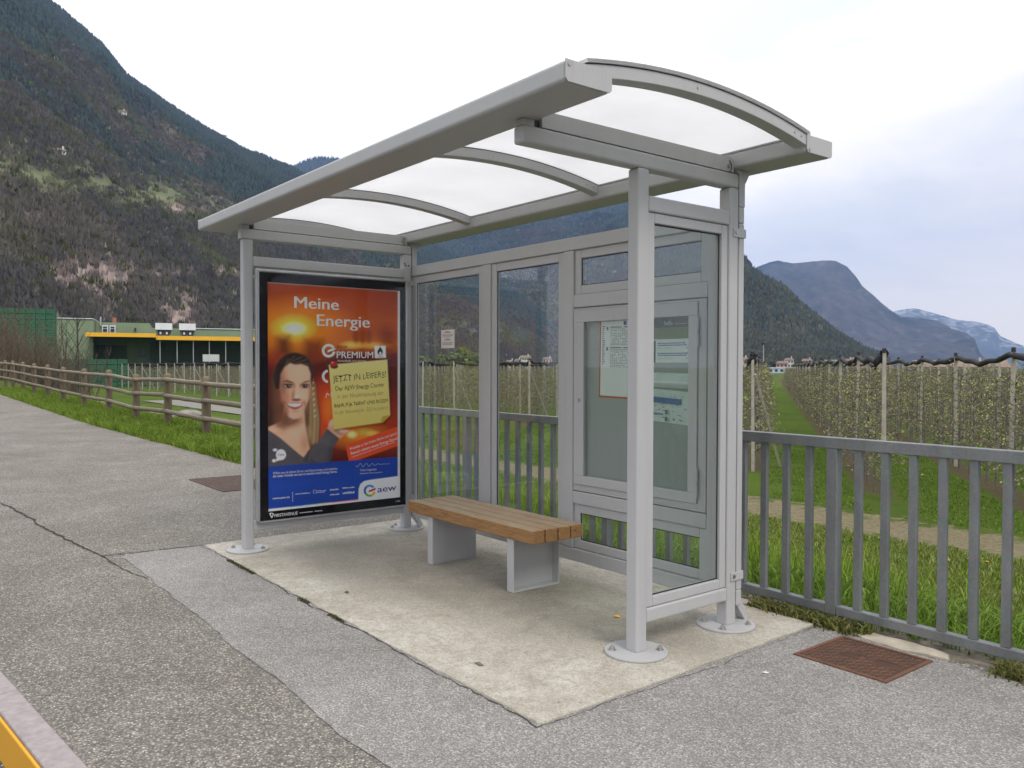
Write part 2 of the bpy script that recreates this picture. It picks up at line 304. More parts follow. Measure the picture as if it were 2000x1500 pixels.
# ------------------------------------------------------------------ mesh helpers
ORIG = {}
def world_origin(o):
    return ORIG.get(o.name, Vector((0, 0, 0))) if o else Vector((0, 0, 0))
class MB:
    def __init__(s): s.v = []; s.f = []; s.mi = []; s.cur = 0
    def add(s, vs, fs):
        k = len(s.v); s.v += [tuple(x) for x in vs]; s.f += [tuple(i+k for i in f) for f in fs]; s.mi += [s.cur]*len(fs); return s
    def box(s, x0, x1, y0, y1, z0, z1):
        return s.add([(x0,y0,z0),(x1,y0,z0),(x1,y1,z0),(x0,y1,z0),(x0,y0,z1),(x1,y0,z1),(x1,y1,z1),(x0,y1,z1)],
                     [(0,3,2,1),(4,5,6,7),(0,1,5,4),(1,2,6,5),(2,3,7,6),(3,0,4,7)])
    def prism(s, poly, axis, a, b):
        # poly: 2-D points in the other two axes (order x,y,z without axis)
        def P(q, c):
            return (c, q[0], q[1]) if axis == 0 else ((q[0], c, q[1]) if axis == 1 else (q[0], q[1], c))
        n = len(poly); vs = [P(q, a) for q in poly]+[P(q, b) for q in poly]
        fs = [tuple(range(n))[::-1], tuple(range(n, 2*n))]+[(i, (i+1) % n, (i+1) % n+n, i+n) for i in range(n)]
        return s.add(vs, fs)
    def cyl(s, c, r, z0, z1, n=24, r2=None):
        r2 = r if r2 is None else r2
        vs = [(c[0]+r*math.cos(2*math.pi*i/n), c[1]+r*math.sin(2*math.pi*i/n), z0) for i in range(n)]
        vs += [(c[0]+r2*math.cos(2*math.pi*i/n), c[1]+r2*math.sin(2*math.pi*i/n), z1) for i in range(n)]
        return s.add(vs, [tuple(range(n))[::-1], tuple(range(n, 2*n))]+[(i, (i+1) % n, (i+1) % n+n, i+n) for i in range(n)])
    def tube(s, pts, rad, n=6, cap=True):
        pts = [Vector(p) for p in pts]; rr = rad if isinstance(rad, (list, tuple)) else [rad]*len(pts)
        vs = []; up = Vector((0, 0, 1))
        for i, p in enumerate(pts):
            d = (pts[min(i+1, len(pts)-1)]-pts[max(i-1, 0)]).normalized()
            a = d.cross(up if abs(d.z) < 0.9 else Vector((1, 0, 0))).normalized(); b = d.cross(a)
            vs += [p+(a*math.cos(2*math.pi*k/n)+b*math.sin(2*math.pi*k/n))*rr[i] for k in range(n)]
        fs = []
        for i in range(len(pts)-1):
            for k in range(n):
                fs.append((i*n+k, i*n+(k+1) % n, (i+1)*n+(k+1) % n, (i+1)*n+k))
        if cap: fs += [tuple(range(n)), tuple(range((len(pts)-1)*n, len(pts)*n))[::-1]]
        return s.add(vs, fs)
    def build(s, name, mat, parent=None, bevel=0, seg=2, smooth=False, origin=None):
        o0 = world_origin(parent) if origin is None else Vector(origin)
        me = bpy.data.meshes.new(name)
        me.from_pydata([(a-o0.x, b-o0.y, c-o0.z) for a, b, c in s.v], [], s.f)
        mats = mat if isinstance(mat, (list, tuple)) else [mat]
        for q in mats: me.materials.append(q)
        if len(mats) > 1: me.polygons.foreach_set('material_index', s.mi)
        me.validate(); me.update()
        o = bpy.data.objects.new(name, me); COL.objects.link(o)
        if parent: o.parent = parent; ORIG[o.name] = o0
        else: o.location = o0; ORIG[o.name] = o0
        if smooth: me.polygons.foreach_set('use_smooth', [True]*len(me.polygons))
        if bevel:
            b = o.modifiers.new('bevel', 'BEVEL'); b.width = bevel; b.segments = seg; b.limit_method = 'ANGLE'; b.angle_limit = R(40); b.harden_normals = False
        return o
def thing(name, label, cat, loc, group=None):
    o = bpy.data.objects.new(name, None); COL.objects.link(o); o.location = loc; o.empty_display_size = 0.2
    ORIG[o.name] = Vector(loc); o['label'] = label; o['category'] = cat
    if group: o['group'] = group
    return o
def tag(o, label=None, cat=None, group=None, kind=None):
    if label: o['label'] = label
    if cat: o['category'] = cat
    if group: o['group'] = group
    if kind: o['kind'] = kind
    return o
def box1(name, mat, parent, *b, bevel=0.004, seg=2): return MB().box(*b).build(name, mat, parent, bevel, seg)
def copy_tree(o, parent=None):
    c = o.copy(); COL.objects.link(c); c.parent = parent
    for ch in o.children: copy_tree(ch, c)
    return c
def npmesh(name, V, F, mats, mi=None, col=None, parent=None, smooth=False):
    # V (n,3) array, F (m,k) int array (all tris or all quads) or list of such arrays
    Fs = F if isinstance(F, list) else [F]
    me = bpy.data.meshes.new(name); V = np.asarray(V, np.float32)
    me.vertices.add(len(V)); me.vertices.foreach_set('co', V.ravel())
    nl = sum(f.size for f in Fs); npol = sum(len(f) for f in Fs)
    me.loops.add(nl); me.loops.foreach_set('vertex_index', np.concatenate([f.ravel() for f in Fs]).astype(np.int32))
    me.polygons.add(npol)
    tot = np.concatenate([np.full(len(f), f.shape[1]) for f in Fs]); st = np.concatenate([[0], np.cumsum(tot)[:-1]])
    me.polygons.foreach_set('loop_start', st.astype(np.int32)); me.polygons.foreach_set('loop_total', tot.astype(np.int32))
    for q in (mats if isinstance(mats, (list, tuple)) else [mats]): me.materials.append(q)
    if mi is not None: me.polygons.foreach_set('material_index', np.asarray(mi, np.int32))
    if smooth: me.polygons.foreach_set('use_smooth', np.ones(npol, bool))
    if col is not None:
        a = me.color_attributes.new('col', 'FLOAT_COLOR', 'POINT')
        c4 = np.ones((len(V), 4), np.float32); c4[:, :3] = col; a.data.foreach_set('color', c4.ravel())
    me.update(calc_edges=True)
    o = bpy.data.objects.new(name, me); COL.objects.link(o)
    if parent: o.parent = parent
    ORIG[o.name] = Vector((0, 0, 0)); return o
rng = np.random.default_rng(7); random.seed(7)
def vnoise(x, y, seed=0):
    xi = np.floor(x).astype(np.int64); yi = np.floor(y).astype(np.int64); fx = x-xi; fy = y-yi
    fx = fx*fx*(3-2*fx); fy = fy*fy*(3-2*fy)
    def h(a, b):
        n = (a*374761393+b*668265263+seed*982451653) & 0x7fffffff
        n = ((n ^ (n >> 13))*1274126177) & 0x7fffffff
        return ((n ^ (n >> 16)) & 0xffff)/65535.0
    return (h(xi, yi)*(1-fx)+h(xi+1, yi)*fx)*(1-fy)+(h(xi, yi+1)*(1-fx)+h(xi+1, yi+1)*fx)*fy
def fbm(x, y, octv=5, seed=0, gain=0.5):
    r = 0; a = 1; s = 0
    for k in range(octv):
        r = r+a*vnoise(x*2**k, y*2**k, seed+k); s += a; a *= gain
    return r/s

# ------------------------------------------------------------------ lie of the land
def rise(x):           # the path climbs gently away to the left
    x = np.asarray(x, float); d = np.maximum(0, -15-x); return 0.017*d*d/(d+4)
def verge(x): x = np.asarray(x, float); return np.where(x < -6, 3.9, np.where(x < -3, 3.9-(x+6)/3*1.75, 2.15))
def ground_z(x, y):
    x = np.asarray(x, float); y = np.asarray(y, float); v = verge(x)
    t = np.clip((y-v)/5.2, 0, 1); t = t*t*(3-2*t)
    top = -0.05+rise(x)
    z = top+(-1.4-top)*t
    return z+(fbm(x*0.6, y*0.6, 3, 5)-0.5)*0.12*np.clip((y-2.0)/1.0, 0, 1)

# field: one sheet reaching the horizon, finely meshed near by
xs = np.concatenate([-np.geomspace(10000, 90, 26), np.linspace(-86, 26, 150), np.geomspace(30, 8000, 26)])
ys = np.concatenate([np.linspace(1.93, 12, 44), np.linspace(12.6, 40, 46), np.geomspace(42, 10200, 40)])
X, Y = np.meshgrid(xs, ys); Z = ground_z(np.clip(X, -90, 90), Y)
nx, ny = len(xs), len(ys)
idx = np.arange(nx*ny).reshape(ny, nx)
Q = np.stack([idx[:-1, :-1], idx[:-1, 1:], idx[1:, 1:], idx[1:, :-1]], -1).reshape(-1, 4)
tag(npmesh('field', np.stack([X, Y, Z], -1).reshape(-1, 3), Q, M_FIELD, smooth=True), kind='structure')

# pavement (rises to the left), kerb, road, far side of the road
def strip(name, mat, x0, x1, nx, fy0, fy1, ny, z, dz=0.0):
    xx = np.linspace(x0, x1, nx); v = np.linspace(0, 1, ny)
    P = []
    for t in v:
        yy = fy0(xx)*(1-t)+fy1(xx)*t
        P.append(np.stack([xx, yy, z+rise(xx)+dz*0], -1))
    P = np.concatenate(P); i = np.arange(nx*ny).reshape(ny, nx)
    Q = np.stack([i[:-1, :-1], i[:-1, 1:], i[1:, 1:], i[1:, :-1]], -1).reshape(-1, 4)
    return npmesh(name, P, Q, mat)
def edge_y(x):         # ragged grass edge of the pavement
    return 1.96+0.10*(fbm(x*1.3, x*0+3.3, 4, 11)-0.5)+np.where(x > 3.6, -0.09, 0)
def kerb_y(x): return -1.805+0.100*(np.asarray(x, float)-1.722)      # inner edge of the kerb: it veers off towards the lay-by
tag(strip('pavement', M_ASPH, -90, 16, 700, lambda x: kerb_y(x)-0.005, edge_y, 12, 0.0), kind='structure')
# smoother resurfaced strip round the slab, 4 mm above, with a ragged margin
xx = np.linspace(-0.47, 9.0, 240)
lo = -0.80+0.05*(fbm(xx*4, xx*0, 5, 3)-0.5)-0.012*xx; hi = np.where(xx < 3.74, -0.17, 1.80)
tag(strip('pavement_patch', M_ASPH2, -0.44, 9.0, 260, lambda x: np.where(x < -0.30, -0.80+0.03*np.sin(x*40), -0.80+0.06*(fbm(x*5, x*0, 5, 3)-0.5)-0.013*x), lambda x: -0.17+0*x, 8, 0.004), kind='structure')
tag(strip('side_pavement', M_ASPH2, 3.69, 9.0, 120, lambda x: -0.17+0*x, lambda x: 1.80+0.05*(fbm(x*5, x*0, 4, 8)-0.5), 8, 0.0045), kind='structure')
# concrete slab with slightly chipped rim
def slab():
    b = MB(); n = 60; ring = []
    def side(p, q, k):
        for i in range(k):
            t = i/k; x = p[0]+(q[0]-p[0])*t; y = p[1]+(q[1]-p[1])*t
            j = 0.012*(float(fbm(np.array(x*7), np.array(y*7), 4, 2))-0.5)*2
            ring.append((x+j, y+j))
    side((-0.39, -0.205), (3.715, -0.205), 90); side((3.715, -0.205), (3.67, 1.80), 45); side((3.67, 1.80), (-0.39, 1.80), 40); side((-0.39, 1.80), (-0.39, -0.205), 40)
    b.prism(ring, 2, -0.06, 0.014); return b
S_ = slab().build('concrete_slab', M_CONC, bevel=0.005); tag(S_, kind='structure')
SLAB = 0.014

# kerb stones with yellow painted road face
def kerb():
    b = MB(); x = -40.0; c, q = math.cos(math.atan(0.1)), math.sin(math.atan(0.1))
    def blk(x0, x1, d0, d1, z0, z1):           # a stone laid along the kerb line, d measured towards the road
        P = [(x, float(kerb_y(x))) for x in (x0, x1)]
        v = [(px_+q*d, py_-c*d, z) for z in (z0, z1) for (px_, py_), d in ((P[0], d1), (P[1], d1), (P[1], d0), (P[0], d0))]
        b.add(v, [(0, 3, 2, 1), (4, 5, 6, 7), (0, 1, 5, 4), (1, 2, 6, 5), (2, 3, 7, 6), (3, 0, 4, 7)])
    while x < 14:
        b.cur = 0; blk(x+0.053, x+1.047, 0, 0.112, -0.32, 0.006)
        b.cur = 1; blk(x+0.053, x+1.047, 0.1125, 0.126, -0.32, -0.006); x += 1.0
    return b
k = kerb().build('kerb', [M_KERB, M_YEL], bevel=0.006); tag(k, kind='structure')
tag(strip('road', M_ROAD, -90, 60, 60, lambda x: -9.5+0*x, lambda x: kerb_y(x)-0.08, 4, -0.17), kind='structure')
M_VERGE = simple('far_verge_grass', (0.07, 0.11, 0.02), 0.95, 0, 0.4, 2)
tag(MB().add([(-10000, -6000, -0.3), (8000, -6000, -0.3), (8000, -9.3, -0.15), (-10000, -9.3, -0.15)], [(0, 1, 2, 3)]).build('far_field', M_VERGE), kind='structure')

# pavement crack (sealed, dark) and the joint to the slab
def crack(pts, w, name, z=0.0055):
    b = MB(); P = []
    for (a, c) in zip(pts[:-1], pts[1:]):
        n = max(4, int(math.dist(a, c)/0.035))
        for i in range(n):
            t = i/n; P.append((a[0]+(c[0]-a[0])*t, a[1]+(c[1]-a[1])*t))
    P.append(pts[-1]); vs = []; fs = []
    off = 0
    for i, q in enumerate(P):
        off = off*0.8+random.uniform(-1, 1)*0.009
        d = (P[min(i+1, len(P)-1)][0]-P[max(i-1, 0)][0], P[min(i+1, len(P)-1)][1]-P[max(i-1, 0)][1]); L = math.hypot(*d) or 1
        nx, ny = -d[1]/L, d[0]/L; ww = w*random.uniform(0.25, 1.0)*(0.35+0.65*math.sin(math.pi*min(1, i/len(P)+0.1)))
        vs += [(q[0]+nx*(off+ww), q[1]+ny*(off+ww), z), (q[0]+nx*(off-ww), q[1]+ny*(off-ww), z)]
    for i in range(len(P)-1): fs.append((2*i, 2*i+1, 2*i+3, 2*i+2))
    b.add(vs, fs); o = b.build(name, M_CRACK); tag(o, kind='structure'); return o
crack([(-4.6, -1.28), (-3.73, -1.216), (-3.02, -1.123), (-1.87, -1.058), (-1.04, -0.988), (-0.546, -0.922), (-0.02, -0.881), (0.372, -0.83)], 0.016, 'pavement_crack')
crack([(-0.51, -0.93), (-0.46, -0.58), (-0.42, -0.2), (-0.405, 0.5), (-0.40, 1.7)], 0.017, 'pavement_crack', 0.0062)
crack([(-0.4, -0.215), (1.0, -0.22), (2.4, -0.222), (3.72, -0.222), (3.735, 0.6), (3.70, 1.78)], 0.0045, 'slab_joint', 0.0075)

# ------------------------------------------------------------------ bus shelter
L, H, D, YR = 3.388, 0.0375, 1.393, 0.690
SH = thing('bus_shelter', 'light grey steel bus shelter with arched opal roof and glazed back wall', 'bus shelter', (L/2, 0.7, SLAB))
def post(x, y, z1, bolts, brace=False):
    o = MB().box(x-H, x+H, y-H, y+H, SLAB+0.008, z1).build('post', M_PAINT, SH, 0.011, 3)
    b = MB().cyl((x, y), 0.155, SLAB+0.001, SLAB+0.013, 48).build('base_plate', M_PAINT, o, 0.003, 2)
    for a in bolts:
        cx, cy = x+0.118*math.cos(R(a)), y+0.118*math.sin(R(a))
        q = MB().cyl((cx, cy), 0.019, SLAB+0.0135, SLAB+0.016, 16).cyl((cx, cy), 0.013, SLAB+0.016, SLAB+0.028, 6).cyl((cx, cy), 0.008, SLAB+0.028, SLAB+0.036, 12, 0.006)
        q.build('bolt', M_STEEL, o)
    if brace:
        MB().prism([(y+H+0.006, 0.30), (y+H+0.05, 0.17), (y+0.165, SLAB+0.012), (y+0.13, SLAB+0.012), (y+H+0.006, 0.14)], 0, x-0.028, x+0.028).build('foot_brace', M_PAINT, o, 0.003)
    return o
post(0, 0, 2.380, (225, 50, 140)); post(0, D, 2.380, (250, 200, 45), True)
post(L, YR, 2.380, (233, 53, 140)); post(L, D, 2.380, (215, 300, 40), True)
def end_frame(x, y0):
    box1('top_beam', M_PAINT, SH, x-H, x+H, -0.056, D+H, 2.3805, 2.456, bevel=0.011, seg=3)
    MB().box(x-0.025, x+0.025, -0.05, 0.012, 2.4565, 2.4885).build('spacer_block', M_PAINT, SH, 0.003)
    MB().box(x-0.020, x+0.020, 0.0125, 0.0445, 2.4565, 2.4885).build('gap_shade_block', M_BLACK, SH, 0.002)  # black block standing in for the shade of an open gap
    MB().prism([(0.045, 2.459), (D-0.006, 2.459), (D-0.006, 2.525), (D-0.03, 2.538), (0.10, 2.533), (0.045, 2.50)], 0, x-H+0.002, x+H-0.002).build('gusset_plate', M_PAINT, SH, 0.002)
    box1('cross_rail', M_PAINT, SH, x-H+0.0015, x+H-0.0015, y0+H, D-H, 2.177, 2.254, bevel=0.009, seg=3)
    box1('bottom_rail', M_PAINT, SH, x-H+0.0015, x+H-0.0015, y0+H, D-H, 0.160, 0.230, bevel=0.009, seg=3)
end_frame(0, 0); end_frame(L, YR)
# the round cut-out with its bolt where gusset meets rear beam
for x in (0, L):
    q = MB(); q.tube([(x+H-0.001, D-0.052, 2.488), (x+H+0.006, D-0.052, 2.488)], 0.011, 16); q.build('gusset_bolt', M_STEEL, SH)
    MB().tube([(x+H+0.0005, D-0.03+0.026*math.cos(R(a))-0.024, 2.487+0.030*math.sin(R(a))) for a in range(-80, 81, 16)], 0.0022, 6).build('gusset_cutout', M_BLACK, SH)

# gutter beams: hollow rounded section + end caps
X0, X1 = -0.49, 3.86
def gutter(y0, y1, z0, z1, name):
    g = MB().box(X0+0.006, X1-0.006, y0, y1, z0, z1).build(name, M_PAINT, SH, 0.016, 4)
    for (a, b) in ((X0, X0+0.005), (X1-0.005, X1)):
        MB().prism([(y0+0.012, z0), (y1-0.012, z0), (y1, z0+0.012), (y1, z1+0.001), (y0, z1+0.001), (y0, z0+0.014)], 0, a, b).build('end_cap', M_PAINT, g, 0.001)
    return g
GF = gutter(-0.207, 0.036, 2.489, 2.572, 'front_gutter'); GR = gutter(1.386, 1.610, 2.482, 2.566, 'rear_gutter')
for gg, (y, z) in ((GF, (-0.190, 2.556)), (GR, (1.408, 2.497))):
    MB().tube([(X1-0.001, y, z), (X1+0.004, y, z)], 0.008, 16).build('cap_screw', M_STEEL, gg)
MB().box(X0+0.02, X1-0.02, 1.386, 1.40, 2.5665, 2.576).build('drip_edge', M_PAINT, SH)

# arches
yc, zc, RAD = 0.62, 2.648-3.74, 3.74
def arc(y, off=0.0): return zc+math.sqrt((RAD+off)**2-(y-yc)**2)
def arch(xa, xb, y0=-0.09, y1=1.395):
    n = 28; P = [y0+(y1-y0)*i/n for i in range(n+1)]
    poly = [(y, arc(y, -0.052)) for y in P]+[(y, arc(y)) for y in reversed(P)]
    o = MB().prism(poly, 0, xa, xb).build('roof_arch', M_PAINT, SH, 0.003)
    for y in (0.56, 1.29, 1.345):
        MB().tube([(xb-0.001, y, arc(y, -0.024)), (xb+0.003, y, arc(y, -0.024))], 0.0055, 10).build('screw', M_STEEL, o)
    tr = MB().prism([(y, arc(y, 0.0015)) for y in P]+[(y, arc(y, 0.0045)) for y in reversed(P)], 0, xa+0.002, xb-0.002).build('gasket', simple_gasket, o)
    return o
simple_gasket = simple('dark_gasket', (0.035, 0.033, 0.06), 0.6, 0, 0.1)
for xb in (X1-0.006, 2.385, 0.98, X0+0.075):
    arch(xb-0.075, xb)
# opal sheet, three panels, and clamping strips above the arches
def sheet(xa, xb, name, mat, lo, hi, y0, y1, par):
    n = 28; P = [y0+(y1-y0)*i/n for i in range(n+1)]
    return MB().prism([(y, arc(y, lo)) for y in P]+[(y, arc(y, hi)) for y in reversed(P)], 0, xa, xb).build(name, mat, par)
for a, b in ((X0-0.004, 0.9425), (0.944, 2.3465), (2.348, X1+0.004)):
    sheet(a, b, 'roof_panel', M_OPAL, 0.005, 0.013, -0.11, 1.41, SH)
for xb in (X1+0.004, 2.385, 0.98, X0+0.075):
    sheet(xb-0.07, xb, 'clamp_strip', M_PAINT, 0.0145, 0.018, -0.10, 1.405, SH)

# ---- right end glazing
def window(par, plane, a0, a1, b0, b1, w, depth0, depth1, gdepth, mat=M_PAINT, glass=M_GLASS, seal=True):
    """frame of mitred-look profiles + pane; plane 'x' (spans y) or 'y' (spans x)"""
    def bx(m, p, q, r, s, d0, d1):
        return m.box(d0, d1, p, q, r, s) if plane == 'x' else m.box(p, q, d0, d1, r, s)
    f = MB(); bx(f, a0, a0+w, b0, b1, depth0, depth1); bx(f, a1-w, a1, b0, b1, depth0, depth1)
    bx(f, a0+w, a1-w, b1-w, b1, depth0, depth1); bx(f, a0+w, a1-w, b0, b0+w, depth0, depth1)
    fo = f.build('window_frame', mat, par, 0.005, 2)
    g = bx(MB(), a0+w-0.006, a1-w+0.006, b0+w-0.006, b1-w+0.006, gdepth, gdepth+0.006).build('pane', glass, fo)
    if seal:
        s = MB(); e = 0.006; d0, d1 = (gdepth-0.004, gdepth-0.0005) if plane == 'y' else (gdepth+0.0065, gdepth+0.010)
        bx(s, a0+w-e*0, a0+w+e, b0+w, b1-w, d0, d1); bx(s, a1-w-e, a1-w, b0+w, b1-w, d0, d1); bx(s, a0+w+e, a1-w-e, b1-w-e, b1-w, d0, d1); bx(s, a0+w+e, a1-w-e, b0+w, b0+w+e, d0, d1)
        s.build('seal', M_BLACK, fo)
    return fo
WE = window(SH, 'x', YR+H+0.002, D-H-0.002, 0.232, 2.175, 0.050, L-0.022, L+0.026, L-0.002, glass=M_GLASS_G)

# ---- back wall
YB0, YB1 = 1.437, 1.482
def bar(x0, x1, z0, z1, name='back_rail', y0=YB0, y1=YB1, bv=0.007): return box1(name, M_PAINT, SH, x0, x1, y0, y1, z0, z1, bevel=bv, seg=3)
bar(-0.075, 3.425, 2.196, 2.284); bar(-0.075, 3.425, 0.118, 0.204)
bar(-0.075, 0.020, 0.2045, 2.1955, 'back_stile'); bar(3.215, 3.425, 0.2045, 2.1955, 'back_stile')
bar(1.065, 1.165, 0.2045, 2.1955, 'mullion'); bar(1.995, 2.098, 0.2045, 2.1955, 'mullion')
bar(2.0985, 3.2145, 1.812, 1.898, 'transom'); bar(2.0985, 3.2145, 0.505, 0.590, 'transom')
window(SH, 'y', 0.021, 1.064, 0.206, 2.195, 0.062, YB0+0.014, YB1-0.002, YB0+0.028)
window(SH, 'y', 1.166, 1.994, 0.206, 2.195, 0.062, YB0+0.014, YB1-0.002, YB0+0.028)
window(SH, 'y', 2.0995, 3.2135, 1.899, 2.195, 0.058, YB0+0.014, YB1-0.002, YB0+0.028)
window(SH, 'y', 2.0995, 3.2135, 0.206, 0.504, 0.058, YB0+0.014, YB1-0.002, YB0+0.028)
# risers that carry the rear gutter: profile behind each rear post, bracket, clamps
for x in (0, L):
    xo = x+H
    MB().box(xo-0.045, xo, YB0-0.001, YB1+0.003, 2.2845, 2.455).build('riser', M_PAINT, SH, 0.004)
    MB().prism([(YB0+0.002, 2.40), (YB1-0.002, 2.40), (YB1+0.045, 2.47), (YB1+0.045, 2.4805), (YB0-0.03, 2.4805), (YB0+0.002, 2.455)], 0, xo-0.044, xo-0.001).build('gutter_bracket', M_PAINT, SH, 0.002)
    for z in (2.14, 0.285):
        c = MB().box(xo+0.0005, xo+0.007, D-0.012, YB1+0.006, z-0.024, z+0.024).build('clamp', M_PAINT, SH, 0.004)
        MB().tube([(xo+0.007, D+0.010, z+0.002), (xo+0.012, D+0.010, z+0.002)], 0.010, 14).build('clamp_bolt', M_STEEL, c)
for (yy, zz) in ((1.36, 2.30), (1.40, 2.285), (1.37, 2.285)):
    MB().tube([(H-0.001, yy, zz), (H+0.003, yy, zz)], 0.007, 10).build('screw', M_BLACK, SH)

# ---- notice cabinet in the back wall
CB = MB().box(2.0985, 3.2145, 1.462, 1.484, 0.5905, 1.8115).build('notice_cabinet', M_PAINT2, SH)
tag(CB, 'grey notice cabinet with hinged glass door set in the shelter back wall')
f = MB(); cx0, cx1, cz0, cz1, w = 2.104, 3.209, 0.596, 1.806, 0.012
for (a, b, c, d) in ((cx0, cx1, cz1-w, cz1), (cx0, cx1, cz0, cz0+w), (cx0, cx0+w, cz0+w, cz1-w), (cx1-w, cx1, cz0+w, cz1-w)): f.box(a, b, 1.438, 1.4615, c, d)
f.build('cabinet_rim', M_PAINT, CB, 0.002)
dr = MB(); dx0, dx1, dz0, dz1 = 2.118, 3.150, 0.640, 1.792; gx0, gx1, gz0, gz1 = 2.210, 3.085, 0.700, 1.712
for (a, b, c, d) in ((dx0, dx1, gz1, dz1), (dx0, dx1, dz0, gz0), (dx0, gx0, gz0, gz1), (gx1, dx1, gz0, gz1)): dr.box(a, b, 1.428, 1.4612, c, d)
sr = MB()
for (a, b, c, d) in ((cx0+w+0.0005, dx0-0.0025, cz0+w+0.0005, cz1-w-0.0005), (dx1+0.0025, cx1-w-0.0005, cz0+w+0.0005, cz1-w-0.0005), (dx0-0.002, dx1+0.002, cz0+w+0.0005, dz0-0.0025), (dx0-0.002, dx1+0.002, dz1+0.0005, cz1-w-0.0005)):
    if b > a and d > c: sr.box(a, b, 1.4385, 1.4612, c, d)
sr.build('cabinet_surround', M_PAINT, CB)
DO = dr.build('cabinet_door', M_PAINT, CB, 0.003)
MB().box(gx0+0.001, gx1-0.001, 1.439, 1.443, gz0+0.001, gz1-0.001).build('cabinet_pane', M_GLASS_G, CB)
for z in (1.62, 0.76):
    MB().cyl((3.156, 1.426), 0.008, z-0.085, z-0.004, 12).cyl((3.156, 1.426), 0.008, z+0.004, z+0.085, 12).build('hinge', M_PAINT, CB, 0.001)
MB().tube([(2.165, 1.428, 1.20), (2.165, 1.422, 1.20)], 0.012, 18).tube([(2.165, 1.4219, 1.20), (2.165, 1.420, 1.20)], 0.005, 10).build('lock', M_STEEL, CB)

# ------------------------------------------------------------------ flat printed things
class Plane:
    def __init__(s, o, r, u, n): s.o, s.r, s.u, s.n = Vector(o), Vector(r), Vector(u), Vector(n)
    def p(s, a, b, c=0.0): return s.o+s.r*a+s.u*b+s.n*c
def flat(mb, pl, pts, c):
    mb.add([pl.p(a, b, c) for a, b in pts], [tuple(range(len(pts)))])
def rect(mb, pl, a0, b0, a1, b1, c): flat(mb, pl, [(a0, b0), (a1, b0), (a1, b1), (a0, b1)], c)
_tc = {}
def text_geo(s, bold):
    key = (s, bold)
    if key in _tc: return _tc[key]
    cu = bpy.data.curves.new('lettering', 'FONT'); cu.body = s; cu.size = 1; cu.offset = bold; cu.resolution_u = 3
    ob = bpy.data.objects.new('lettering', cu); COL.objects.link(ob)
    bpy.context.view_layer.update()
    me = ob.to_mesh(); v = np.array([x.co[:] for x in me.vertices], float).reshape(-1, 3); fs = [tuple(p.vertices) for p in me.polygons]
    ob.to_mesh_clear(); bpy.data.objects.remove(ob, do_unlink=True); bpy.data.curves.remove(cu)
    if len(v):
        v[:, 0] -= v[:, 0].min()
    _tc[key] = (v, fs); return v, fs
def text(mb, pl, s, a, b, width, cap, c, bold=0.0, shear=0.0, rot=0.0, wob=0.0, twice=0.0):
    """baseline-left at (a,b); total width and capital height in metres"""
    v, fs = text_geo(s, bold)
    if not len(v): return
    W_ = v[:, 0].max(); sx = width/W_; sy = cap/0.73
    cs, sn = math.cos(rot), math.sin(rot); P = []
    for x, y, _ in v:
        xx = x*sx+y*sy*shear; yy = y*sy+(wob*cap*math.sin(x*4.1)+wob*cap*0.6*math.sin(x*9.3+1) if wob else 0)
        P.append(pl.p(a+xx*cs-yy*sn, b+xx*sn+yy*cs, c))
    mb.add(P, fs)
    if twice:
        for sgn, lift in ((1, 0.0002), (-1, 0.0004)): mb.add([q+pl.r*(sgn*twice*cap)+pl.n*lift for q in P], fs)
def inkmat(name, col, rough=0.5):
    return simple(name, col, rough, 0, 0.03, 5, spec=0.3)
INK_W = inkmat('white_ink', (0.80, 0.80, 0.78)); INK_K = inkmat('black_ink', (0.02, 0.02, 0.02)); INK_D = inkmat('dark_blue_ink', (0.03, 0.06, 0.25))
INK_G = inkmat('grey_ink', (0.20, 0.20, 0.20)); INK_R = inkmat('orange_red_ink', (0.55, 0.11, 0.03)); INK_B = inkmat('blue_ink', (0.06, 0.14, 0.42)); INK_Y = inkmat('olive_ink', (0.42, 0.40, 0.06))
INK_GR = inkmat('green_ink', (0.12, 0.45, 0.10)); INK_LB = inkmat('light_blue_ink', (0.05, 0.35, 0.75)); INK_RED = inkmat('red_ink', (0.65, 0.04, 0.03)); INK_OC = inkmat('yellow_ink', (0.8, 0.5, 0.05))

# ---- display case in the left end (part of the shelter) and the poster inside it
XP = H+0.030
DC = MB().box(H+0.0005, XP, 0.045, 1.352, 0.205+0.027, 2.1605).build('display_case', M_ALU, SH, 0.004)
py0, py1, pz0, pz1 = 0.1366, 1.2966, 0.3032, 2.0609
# case border: black glass border plate with a window over the poster
bd = MB()
for (a, b, c, d) in ((0.072, 1.346, 2.0615, 2.136), (0.072, 1.346, 0.236, 0.3025), (0.072, py0-0.0005, 0.3025, 2.0615), (py1+0.0005, 1.346, 0.3025, 2.0615)):
    bd.box(XP+0.0005, XP+0.004, a, b, c, d)
BD = bd.build('case_border', M_BLACKGL, DC)
PP = Plane((XP+0.0042, py0, pz0), (0, 1, 0), (0, 0, 1), (1, 0, 0)); PW, PH = py1-py0, pz1-pz0
